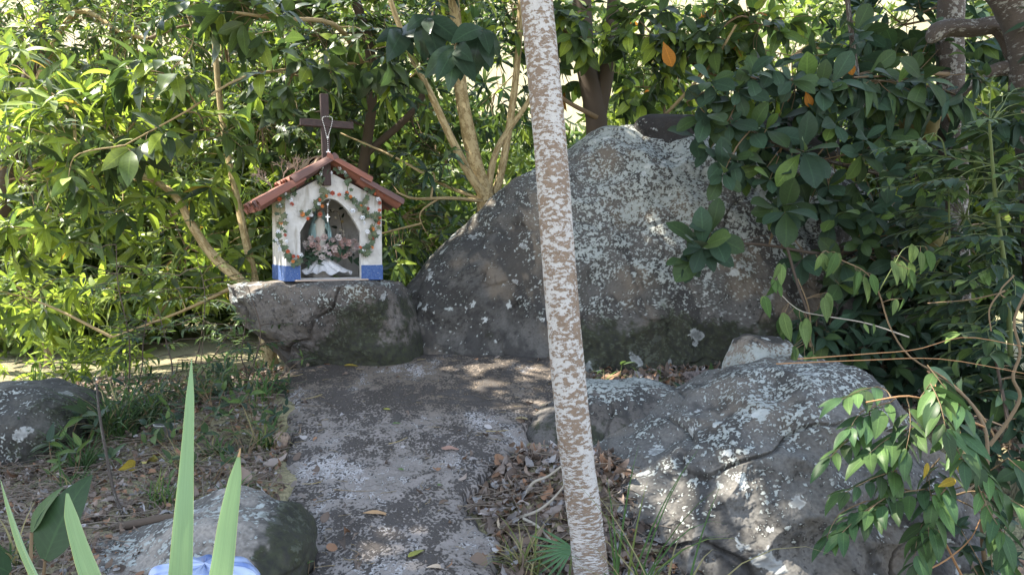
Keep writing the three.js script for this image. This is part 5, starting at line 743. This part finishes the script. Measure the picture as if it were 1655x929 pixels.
{ // crumpled sack
  const c = P(330, 912, 2.35), n = 90, m = 50, pos = [], uv = [], idx = [], h = c.y - groundY(c.x, c.z) + 0.02;
  for (let i = 0; i <= m; i++) for (let j = 0; j <= n; j++) { const v = i / m, an = j / n * 6.2832, prof = v < 0.75 ? 1 + 0.08 * Math.sin(v * 5) : Math.sqrt(Math.max(0, 1 - Math.pow((v - 0.75) / 0.25, 2.4))), rx = 0.175 * prof, rz = 0.12 * prof, x = Math.cos(an), z = Math.sin(an), cr = 1 + 0.1 * (Math.abs(noise(x * 2.2, v * 3, z * 2.2)) * 2 - 0.3) + 0.04 * fbm(x * 6, v * 9, z * 6, 3); pos.push(x * rx * cr, (v < 0.75 ? v / 0.75 * 0.84 : 0.84 + 0.16 * Math.sin((v - 0.75) / 0.25 * 1.57)) * h + 0.02 * noise(x * 3, v * 4, z * 3), z * rz * cr); uv.push(j / n, v); }
  for (let i = 0; i < m; i++) for (let j = 0; j < n; j++) { const a = i * (n + 1) + j, b = a + n + 1; idx.push(a, b, a + 1, b, b + 1, a + 1); }
  const g = new THREE.BufferGeometry(); g.setAttribute('position', new THREE.Float32BufferAttribute(pos, 3)); g.setAttribute('uv', new THREE.Float32BufferAttribute(uv, 2)); g.setIndex(idx); g.computeVertexNormals();
  const [mp] = paint(512, 256, (u, v) => { const a = u * 6.2832, f = fbm(Math.cos(a) * 1.6, v * 6, Math.sin(a) * 1.6, 4), s = sst(0.02, 0.1, f); return [...mixc([0.07, 0.13, 0.33], [0.36, 0.42, 0.55], clamp(0.5 + f * 1.7)), 0.5]; });
  const o = solo('sack', g, new THREE.MeshPhysicalMaterial({ map: mp, roughness: 0.45, clearcoat: 0.3, side: THREE.DoubleSide }), 'crumpled blue and white plastic sack behind the tall sword leaf', 'sack'); o.position.set(c.x, c.y - h, c.z);
}
// grass
const grassM = [[0.07, 0.14, 0.035], [0.05, 0.1, 0.03], [0.16, 0.2, 0.05], [0.3, 0.26, 0.12]].map((c) => leafMat(c, 0.2, 0.45, 0.4, null));
function tuft(lab, px, py, d, n, len, spread, tones, lean = V(0, 0, 0)) {
  const p = thing('grass_tuft', lab, 'grass', gp(px, py, d).add(V(0, 0.05, 0))), by = {};
  for (let i = 0; i < n; i++) { const g = LG.grass[Math.floor(R() * 3)].clone(), a = rr(0, 6.28), s = len * rr(0.5, 1.15), dir = V(Math.cos(a) * spread * rr(0.1, 0.8), 1, Math.sin(a) * spread * rr(0.1, 0.8)).add(lean); g.applyMatrix4(new THREE.Matrix4().compose(V(rr(-1, 1) * 0.05, -0.01, rr(-1, 1) * 0.04), quatOf(dir, V(-Math.cos(a), 0.3, -Math.sin(a))), V(Math.min(0.45, Math.max(s, 0.3)), s, s))); const k = tones[Math.floor(R() * tones.length)]; (by[k] ??= []).push(g); }
  for (const k in by) tag(part('blades', mergeGeometries(by[k]), grassM[k], p), null, null, null, 'stuff');
}
tuft('dense tall grass clump behind the litter at left', 190, 735, 4.6, 90, 0.5, 0.9, [0, 1, 1, 3]);
tuft('wide dark grass clump with drooping blades left of the tall sword leaf', 240, 710, 4.8, 90, 0.42, 1.1, [0, 1, 1, 3]);
tuft('small upright bright green grass tuft in the middle of the litter', 262, 818, 3.5, 30, 0.2, 0.25, [0, 2]);
tuft('dry drooping grass tuft just right of the upright green tuft', 300, 765, 3.95, 60, 0.25, 1.2, [3, 1, 3]);
tuft('grass tuft on the left edge of the path below the shrine', 428, 715, 4.35, 45, 0.32, 0.8, [0, 2, 3]);
tuft('grass tuft on the bank left of the path halfway up', 420, 660, 4.9, 40, 0.34, 0.8, [0, 0, 3]);
tuft('grass growing at the left foot of the low boulder beside the pale trunk', 1005, 960, 2.95, 18, 0.85, 0.4, [0, 0, 2]);
tuft('long grass blades in front of the low boulder near the bottom edge', 1085, 1010, 2.85, 16, 0.9, 0.4, [0, 2, 3]);
tuft('dry thin grass tuft among dead leaves left of the pale trunk', 850, 905, 3.15, 60, 0.28, 1.0, [3, 3, 2]);
tuft('sparse grass in the bottom left corner', 20, 880, 2.9, 50, 0.25, 0.9, [1, 1, 3]);
tuft('grass on the bright ground beyond the rounded rock at left', 60, 640, 6.8, 80, 0.4, 0.9, [2, 2, 0]);
tuft('dense low grass on the bank halfway between pot and path', 350, 740, 4.2, 60, 0.22, 1.1, [0, 1, 3]);
tuft('low spreading grass just behind the bottom left rock', 380, 800, 3.6, 50, 0.2, 1.1, [0, 1, 3]);
tuft('long-bladed grass clump at the foot of the left rock', 130, 750, 4.2, 80, 0.38, 1.1, [0, 1, 1]);
tuft('sparse green grass in the left litter below the clump', 110, 800, 3.7, 40, 0.22, 1.0, [0, 1, 3]);
tuft('thin pale grass under the saplings at left', 330, 670, 5.2, 70, 0.35, 1, [0, 3, 1]);
{ // broad grass blades and the palm seedling
  const p = new Plant('palm_seedling', 'small fan palm seedling at the foot of the pale trunk', 'palm', gp(915, 950, 3.1)), hub = P(926, 885, 3.1); p.wood('stem', [p.o, hub], 0.006, 0.004, BARK.green, 6);
  for (let i = 0; i < 9; i++) { const a = lerp(-2.7, -0.4, i / 8); const g = part('leaf', LG.fine[2], leafMat([0.13, 0.26, 0.13], 0.25, 0.4, 0.35, null), p.g, hub.clone().sub(p.o)); g.quaternion.copy(quatOf(V(Math.sin(a) * 0.9 - 0.2, Math.cos(a) * 0.75 - 0.25, 0.25), V(0, 0.4, 1))); const s = rr(0.17, 0.22); g.scale.set(s * 0.45, s, s); }
}
// seedlings in the gap before the boulder
[[975, 606, 5.45, 'seedling with narrow leaves nearest the pale trunk in the leafy gap', 'fine'], [1030, 612, 5.4, 'seedling in the middle of the leafy gap before the boulder', 'fine'], [1065, 606, 5.5, 'seedling with three bright leaves at the right of the leafy gap', 'fine'], [1000, 585, 5.6, 'thin oval-leaved seedling against the mossy boulder foot', 'ovate']].forEach(([x, y, d, lab, k]) => { const p = new Plant('seedling', lab, 'seedling', gp(x, y, d)); p.wood('stem', [p.o, p.o.clone().add(V(0.01, 0.08, 0)), p.o.clone().add(V(rr(-0.05, 0.05), 0.17, 0))], 0.003, 0.002, BARK.green, 5); for (let i = 0; i < 7; i++) { const q = p.nodes[Math.floor(R() * p.nodes.length)]; p.leaf(k, q, V(rr(-1, 1), rr(-0.1, 0.8), rr(-0.2, 0.9)), UP, rr(0.09, 0.14), R() < 0.6 ? 0 : 1); } p.done([[0.14, 0.24, 0.06], [0.06, 0.13, 0.04]], { coat: 0.25 }); });
{ const p = new Plant('shrub', 'low dark-leaved plant between the dark low rock and the boulder', 'plant', gp(1130, 640, 5.2)); for (const [x, y] of [[1110, 630], [1140, 640], [1150, 620], [1125, 650], [1165, 635]]) { const q = P(x, y, 5.1); p.twig(p.o, q, 0.003); p.rosette('ovate', q, V(rr(-0.3, 0.3), 0.5, 0.8).normalize(), 0.15, 6, pick(1, 3), 1.2, 0.3); } p.done([G.deep, G.blue]); }
{ const p = new Plant('shrub', 'small plant with whorled leaves in the bottom right corner', 'plant', gp(1610, 960, 3.4)); for (const [x, y] of [[1600, 870], [1560, 890], [1630, 840], [1640, 900], [1590, 915], [1350 + 200, 850]]) { const q = P(x, y, 3.4); p.twig(p.o, q, 0.003); p.rosette('ovate', q, V(0, 0.6, 0.8).normalize(), 0.09, 8, pick(1, 3), 1.3, 0.2); } p.done([G.deep, G.blue]); }
{ const p = new Plant('sapling', 'tiny green sprout at the left foot of the path', 'seedling', gp(490, 900, 3.05)); for (let i = 0; i < 9; i++) { const q = p.o.clone().add(V(rr(-0.05, 0.05), rr(0.06, 0.2), rr(-0.04, 0.04))); p.twig(p.o, q, 0.002); p.leaf('ovate', q, V(rr(-1, 1), rr(-0.4, 0.6), rr(0, 0.8)), UP, rr(0.04, 0.075), 0); } p.done([[0.09, 0.17, 0.04]]); }

// sticks and stems
function stick(lab, pts, r, mat, name = 'stick', cat = 'stick', group) { const q = pts.map((a) => (a.isVector3 ? a : P(...a))); const o = q[0]; const m = solo(name, tubeGeo(q, r, r * 0.55, 7, 0, o, 0.2), mat, lab, cat, group); m.position.copy(o); }
stick('thin grey stick leaning upright out of the litter at left', [[200, 838, 3.35], [185, 800, 3.4], [172, 740, 3.5], [160, 670, 3.6], [155, 620, 3.7]], 0.009, BARK.grey);
stick('bare dark branch lying across the back of the bottom left rock', [[190, 852, 3.2], [260, 838, 3.15], [300, 832, 3.12], [345, 826, 3.1]], 0.02, BARK.dark);
stick('grey curved twig lying on the dead leaves left of the pale trunk', [[852, 795, 3.62], [862, 780, 3.6], [885, 770, 3.58], [912, 750, 3.55]], 0.009, BARK.paleStem);
stick('second grey twig below the curved one among the dead leaves', [[840, 836, 3.5], [870, 825, 3.47], [895, 805, 3.46], [914, 782, 3.45]], 0.008, BARK.paleStem);
stick('forked grey twig lowest among the dead leaves by the pale trunk', [[846, 838, 3.46], [868, 850, 3.4], [885, 868, 3.34], [896, 880, 3.3]], 0.008, BARK.paleStem);
stick('orange dry vine stem crossing in front of the dark shrub at right', [[1290, 580, 4.0], [1400, 572, 3.95], [1480, 565, 3.9], [1560, 545, 3.9], [1655, 560, 3.8]], 0.0034, BARK.rust, 'dry_vine', 'vine');
stick('long straight orange stem below the upper crossing stem at right', [[1255, 588, 4.05], [1400, 582, 3.9], [1520, 580, 3.8], [1670, 606, 3.7]], 0.0034, BARK.rust, 'dry_vine', 'vine');
stick('twisted brown vine at the far right edge', [[1600, 720, 3.9], [1630, 680, 3.9], [1650, 640, 3.9], [1638, 610, 3.9], [1650, 570, 3.9], [1640, 520, 3.9], [1660, 470, 3.9]], 0.011, BARK.twig, 'dry_vine', 'vine');
stick('rusty stem rising steeply in the bottom right corner', [[1560, 940, 3.2], [1530, 880, 3.15], [1516, 856, 3.12]], 0.006, BARK.rust, 'dry_vine', 'vine');
stick('thin orange stem slanting along the bottom right of the boulder', [[1480, 930, 3.05], [1530, 905, 3.1], [1570, 870, 3.15], [1585, 840, 3.2]], 0.004, BARK.rust, 'dry_vine', 'vine');
stick('brown root-like stem arching down beside the right edge', [[1625, 470, 4.4], [1617, 474, 4.4], [1600, 500, 4.4], [1603, 535, 4.4]], 0.007, BARK.twig, 'dry_vine', 'vine');
stick('slanting brown twig right of the arching stem', [[1640, 445, 4.4], [1617, 474, 4.4], [1660, 492, 4.4]], 0.006, BARK.twig, 'dry_vine', 'vine');
stick('thin stem running left from the arching stem at right', [[1617, 474, 4.4], [1570, 484, 4.5], [1500, 490, 4.6]], 0.005, BARK.twig, 'dry_vine', 'vine');
stick('slim brown stem rising in front of the big boulder at right', [[1190, 390, 5.9], [1230, 382, 5.8], [1270, 372, 5.6]], 0.005, BARK.dark, 'dry_vine', 'vine');
{ // weathered post far left, stump, jackfruits
  const q = gp(72, 590, 9.6); const t = thing('post', 'short weathered wooden post on the bright ground at far left', 'post', q); const g = new RoundedBoxGeometry(0.13, 0.42, 0.12, 2, 0.012); g.translate(0, 0.21, 0); part('post', g, std([0.3, 0.22, 0.16], 0.95), t); const c = new RoundedBoxGeometry(0.16, 0.03, 0.15, 2, 0.008); c.translate(0, 0.434, 0); part('cap', c, std([0.36, 0.27, 0.2], 0.95), t);
  const bump = (r, sx, sy, k, f) => { const g2 = new THREE.SphereGeometry(r, 48, 36), p = g2.attributes.position, n = V(0, 0, 0); for (let i = 0; i < p.count; i++) { n.fromBufferAttribute(p, i).normalize(); const e = 1 + k * patches(n.x * f + 20, n.y * f + 20, n.z * f + 20, 0.9, 0.6) + 0.04 * noise(n.x * 2, n.y * 2, n.z * 2); p.setXYZ(i, n.x * r * sx * e, n.y * r * sy * e, n.z * r * sx * e); } g2.computeVertexNormals(); return g2; };
  for (const [x, y, d, s, lab] of [[1487, 196, 6.2, 0.15, 'large brown-green jackfruit hanging beside the straight right trunk'], [1508, 400, 5.95, 0.13, 'dull brown jackfruit low in the dark foliage at right']]) { const o = P(x, y, d), f = thing('jackfruit', lab, 'fruit', o); part('rind', bump(s, 1, 1.2, 0.1, 9), std([0.13, 0.105, 0.03], 0.85), f); part('stalk', tubeGeo([V(0, s * 1.15, 0), V(0.01, s * 1.5, 0), V(0.06, s * 2, -0.1)], 0.014, 0.01, 6), BARK.twig, f); }
  const o = P(1570, 90, 6.0), lg = solo('dead_branch', tubeGeo([P(1500, 70, 6.0), P(1525, 46, 6.0), P(1575, 45, 6.0), P(1610, 42, 6.0), P(1632, 75, 6.0), P(1640, 110, 6.0)], (u) => (0.075 - 0.025 * u) * Math.sqrt(Math.min(1, 0.001 + u * 7, 0.001 + (1 - u) * 7)), 0, 18, 40, o, 0.35), BARK.grey, 'thick broken grey dead branch lodged behind the straight right trunk', 'dead branch'); lg.position.copy(o);
  // clear plastic pot on a stone
  const pt = P(268, 722, 4.45); pt.y = groundY(pt.x, pt.z); const pot = thing('plastic_pot', 'translucent white plastic pot in the litter behind the tall leaf', 'pot', pt); part('cup', new THREE.LatheGeometry([[0.001, 0], [0.045, 0], [0.05, 0.01], [0.062, 0.1], [0.068, 0.104], [0.066, 0.11], [0.058, 0.1], [0.046, 0.012]].map(([r, y]) => new THREE.Vector2(r, y)), 28), new THREE.MeshPhysicalMaterial({ color: lin(0.45, 0.45, 0.43), roughness: 0.45, transmission: 0.8, thickness: 0, side: THREE.DoubleSide }), pot); part('rim', new THREE.TorusGeometry(0.067, 0.004, 6, 28).rotateX(Math.PI / 2).translate(0, 0.106, 0), std([0.42, 0.42, 0.4], 0.5), pot);
}

// ------------------------------------------------------------------ dead leaves
const DEAD = [[0.15, 0.105, 0.075], [0.21, 0.155, 0.12], [0.1, 0.072, 0.055], [0.22, 0.18, 0.155], [0.21, 0.115, 0.065], [0.28, 0.26, 0.25]];
function litter(n, place, name, lab, s0, s1) {
  const at = []; let guard = 0; while (at.length < n && guard++ < n * 30) { const q = place(); if (q) at.push(q); }
  const im = shade(new THREE.InstancedMesh(LG.dead[0], new THREE.MeshStandardMaterial({ roughness: 0.85, side: THREE.DoubleSide }), at.length)); im.name = name; const C = new THREE.Color();
  at.forEach((q, k) => { const s = rr(s0, s1) * (R() < 0.1 ? 1.5 : 1), a = rr(0, 6.28); im.setMatrixAt(k, new THREE.Matrix4().compose(q.add(V(0, rr(0.0, 0.035), 0)), quatOf(V(Math.cos(a), rr(-0.5, 0.7), Math.sin(a)), V(rr(-0.9, 0.9), R() < 0.25 ? -1 : 1, rr(-0.9, 0.9))), V(s * rr(0.6, 1.2), s, s * rr(-1, 1.4)))); const c = DEAD[Math.floor(Math.pow(R(), 1.3) * 6)], f = rr(0.6, 1.25); im.setColorAt(k, C.setRGB(c[0] * f, c[1] * f, c[2] * f)); });
  scene.add(im); tag(im, lab, 'leaf litter', null, 'stuff');
}
{ // fine sticks in the litter
  const gs = []; for (let i = 0; i < 1500; i++) { const left = i < 1050, x = left ? rr(-3.4, -1.0) : rr(-0.4, 0.9), z = left ? rr(-5.8, -2.6) : rr(-4.2, -2.4); if (slabSD(x, z) < 0.04) continue; const a = rr(0, 6.28), L = rr(0.04, 0.16), y = groundY(x, z) + 0.03; gs.push(tubeGeo([V(x - Math.cos(a) * L, y + rr(-0.01, 0.02), z - Math.sin(a) * L), V(x + rr(-0.02, 0.02), y + 0.015, z), V(x + Math.cos(a) * L, y + rr(-0.01, 0.03), z + Math.sin(a) * L)], rr(0.0015, 0.004), 0.0015, 4, 3)); }
  const m = solo('fine_sticks', mergeGeometries(gs), std([0.17, 0.14, 0.11], 0.95), 'fine grey sticks strewn through the dead leaves', 'sticks', null, 'stuff');
}
const inBox = (x0, x1, z0, z1, ok) => () => { const x = rr(x0, x1), z = rr(z0, z1); if (slabSD(x, z) < 0.03 * R() || (ok && !ok(x, z))) return null; return V(x, groundY(x, z), z); };
litter(14000, inBox(-3.6, -1.0, -6.4, -2.6), 'leaf_litter', 'carpet of dry leaves on the bank left of the path', 0.02, 0.055);
litter(4600, inBox(-0.5, 0.9, -4.3, -2.4), 'leaf_litter', 'drift of brown dead leaves between the path and the pale trunk', 0.035, 0.1);
litter(900, inBox(0.4, 1.9, -5.95, -4.9), 'leaf_litter', 'orange brown leaves in the gap before the boulder', 0.04, 0.09);
litter(2500, inBox(0.9, 4.2, -6.5, -2.3), 'leaf_litter', 'dark leaf litter under the shrubs at right', 0.04, 0.09);
const deadM = DEAD.map((c) => std(c, 0.85));
function leafThing(lab, px, py, kind, s, mat, turn, up = V(0, 1, 0.2), ground = false, d) { const q = ground ? P(px, py, d) : onSlab(px, py); q.y = topY(q.x, q.z) + 0.012 + (ground ? 0.035 : 0); const m = solo('fallen_leaf', LG[kind][Math.floor(R() * 3)], mat, lab, 'leaf'); m.position.copy(q); m.quaternion.copy(quatOf(V(Math.cos(turn), 0.08, -Math.sin(turn)), up)); m.scale.setScalar(s); }
leafThing('large pale pinkish dead leaf at the path corner on the drift', 772, 808, 'broad', 0.17, std([0.42, 0.36, 0.34], 0.85), 0.2, V(0.1, 0.9, 0.5), true, 3.5);
const yel = leafMat([0.42, 0.42, 0.09], 0.2, 0.5, 0.3), grn = leafMat([0.16, 0.25, 0.08], 0.2, 0.5, 0.3), yl2 = leafMat([0.45, 0.33, 0.04], 0.2, 0.5, 0.3);
leafThing('large yellow-green fallen leaf lying low on the path', 660, 903, 'ovate', 0.11, yel, 0.9);
leafThing('small pale green leaf on the upper middle of the path', 630, 664, 'ovate', 0.06, yel, 2.6);
leafThing('yellow fallen leaf at the foot of the shrine rock', 556, 594, 'ovate', 0.11, yl2, 0.2);
leafThing('second yellow leaf beside the shrine rock foot further right', 576, 589, 'ovate', 0.08, yl2, 0.4);
leafThing('curled brown leaf at right edge of the path near the dark rock', 832, 678, 'lance' in LG ? 'ovate' : 'mango', 0.17, std([0.26, 0.21, 0.11], 0.85), 0.5);
leafThing('dry tan leaf lying across the lower left path', 586, 832, 'mango', 0.16, std([0.36, 0.22, 0.11], 0.85), 0.15);
leafThing('reddish brown leaf piece in the middle of the path', 742, 729, 'mango', 0.14, std([0.27, 0.16, 0.12], 0.85), 2.7);
leafThing('tiny green leaf near the centre of the path', 708, 787, 'ovate', 0.05, grn, 1.1);
leafThing('tiny green leaf left of the path centre', 652, 760, 'ovate', 0.045, grn, 2.5);
leafThing('small green leaf high on the left half of the path', 634, 686, 'ovate', 0.06, grn, 0.4);
leafThing('tan curled leaf low on the path near the bottom edge', 688, 921, 'broad', 0.1, std([0.47, 0.36, 0.26], 0.85), 0.3);
leafThing('big curled yellow leaf standing in the left litter', 190, 775, 'dead', 0.14, yl2, 1, V(0.2, 0.4, 1), true, 3.85);
leafThing('yellow-brown upright leaf by the upright green grass tuft', 236, 747, 'dead', 0.13, std([0.33, 0.28, 0.07], 0.85), 1.8, V(0, 0.2, 1), true, 3.95);
leafThing('pale tan dead leaf in the left litter', 160, 830, 'dead', 0.11, deadM[3], 0.4, undefined, true, 3.4);
leafThing('big tan dead leaf by the bottom of the path', 806, 840, 'dead', 0.13, std([0.45, 0.36, 0.25], 0.85), 1.3, V(0.3, 0.6, 0.8), true, 3.4);
leafThing('orange dead leaf standing in the drift beside the pale trunk', 884, 850, 'dead', 0.09, deadM[4], 1.5, V(0, 0.2, 1), true, 3.35);
leafThing('large brown dead leaf low in the drift beside the pale trunk', 830, 870, 'dead', 0.17, deadM[0], 0.5, V(-0.2, 0.8, 0.6), true, 3.3);
leafThing('orange leaf in the sunny gap before the boulder', 972, 603, 'dead', 0.16, deadM[4], 0.2, V(0, 0.7, 0.7), true, 5.5);
leafThing('pale dead leaf on the bank left of the path', 425, 760, 'dead', 0.14, deadM[3], 0.5, V(0, 0.7, 0.7), true, 3.95);
leafThing('brown dead leaf on the bank next to the path crack', 405, 800, 'dead', 0.15, deadM[1], 2.4, V(0, 0.7, 0.7), true, 3.7);
for (const [x, y, d, s] of [[1072, 84, 6.3, 0.22], [1370, 106, 5.7, 0.13], [1302, 158, 5.6, 0.13]]) { const m = solo('orange_leaf', LG.broad[0], leafMat(G.orange, 0.2, 0.5, 0.45), ['large orange leaf hanging at top right of the pale trunk', 'small orange leaf among the broad leaves near the top right', 'orange leaf low among the broad leaf rosettes'][[0.22, 0.13].indexOf(s) + (x < 1310 && x > 1100 ? 1 : 0)], 'leaf'); m.position.copy(P(x, y - s / d * F * 0.4, d)); m.quaternion.copy(quatOf(V(0.35, -1, 0.15), V(-0.3, 0.1, 1))); m.scale.setScalar(s); }
// twigs and straws on the path
{ // crumbs, needles and leaf bits on the path
  const gs = []; for (let i = 0; i < 420; i++) { const x = rr(-2, 0.6), z = rr(-5.9, -2.2), sd = slabSD(x, z); if (sd > -0.04 || (R() < 0.5 && sd < -0.3)) continue; const a = rr(0, 6.28), L = rr(0.008, 0.045), y = slabY(x, z) + 0.006; gs.push(tubeGeo([V(x - Math.cos(a) * L, y, z - Math.sin(a) * L), V(x + rr(-0.006, 0.006), y + rr(0, 0.006), z), V(x + Math.cos(a) * L, y + rr(0, 0.006), z + Math.sin(a) * L)], rr(0.0012, 0.003), 0.001, 4, 3)); }
  solo('fine_litter', mergeGeometries(gs), std([0.2, 0.155, 0.09], 0.95), 'needles and crumbs of dry litter strewn over the path', 'litter', null, 'stuff');
  litter(170, () => { const x = rr(-2, 0.6), z = rr(-5.9, -2.2), sd = slabSD(x, z); return sd > 0 || (sd < -0.22 && R() < 0.93) ? null : V(x, slabY(x, z) - 0.01, z); }, 'leaf_litter', 'scattered dry leaf bits along the edges of the path', 0.03, 0.075);
}
const straw = [std([0.33, 0.26, 0.12], 0.9), std([0.2, 0.15, 0.09], 0.9), std([0.09, 0.07, 0.05], 0.9)];
for (let i = 0; i < 34; i++) { const x = rr(-1.9, 0.5), z = rr(-5.7, -2.6); if (slabSD(x, z) > -0.1) continue; const a = rr(0, 6.28), L = rr(0.06, 0.22), pts = [-1, 0, 1].map((k) => { const X = x + Math.cos(a) * L * k * 0.5 + rr(-0.01, 0.01), Z = z + Math.sin(a) * L * k * 0.5; return V(X, slabY(X, Z) + 0.006 + 0.008 * (k === 1), Z); }); stick(`thin dry twig on the ${z < -4.6 ? 'upper' : z < -3.6 ? 'middle' : 'lower'} ${x < -1.15 ? 'left' : x < -0.45 ? 'central' : 'right'} part of the path`, pts, rr(0.0016, 0.003), straw[i % 3], 'twig', 'twig', 'twigs scattered on the path'); }

{ // dry twiggy sprig behind the left of the roof
  const p = new Plant('dry_sprig', 'dry pinkish twiggy sprig behind the shrine roof left of the cross', 'dry plant', P(470, 330, 6.75)); const gs = [];
  const grow = (a, d, L, n) => { const b = a.clone().addScaledVector(d, L); p.twigs.push(tubeGeo([a, a.clone().lerp(b, 0.5).add(V(rr(-1, 1) * L * 0.1, 0, rr(-1, 1) * L * 0.1)), b], 0.003 + 0.001 * n, 0.002, 4, 3, p.o)); if (n) for (let i = 0; i < 3; i++) grow(a.clone().lerp(b, rr(0.4, 1)), d.clone().addScaledVector(rdir(), 0.75).normalize(), L * 0.68, n - 1); else if (R() < 0.5) p.leaf('fine', b, rdir(), UP, 0.05, 0); };
  for (const [x, y] of [[455, 300], [475, 285], [440, 310], [490, 300]]) { const q = P(x, y, 6.75); p.twig(p.o, q, 0.004); grow(q, V(rr(-0.6, 0.5), 0.9, rr(-0.2, 0.3)).normalize(), 0.13, 3); }
  p.done([[0.3, 0.36, 0.12]], { twigMat: std([0.42, 0.3, 0.24], 0.9) });
}
renderer.render(scene, camera);
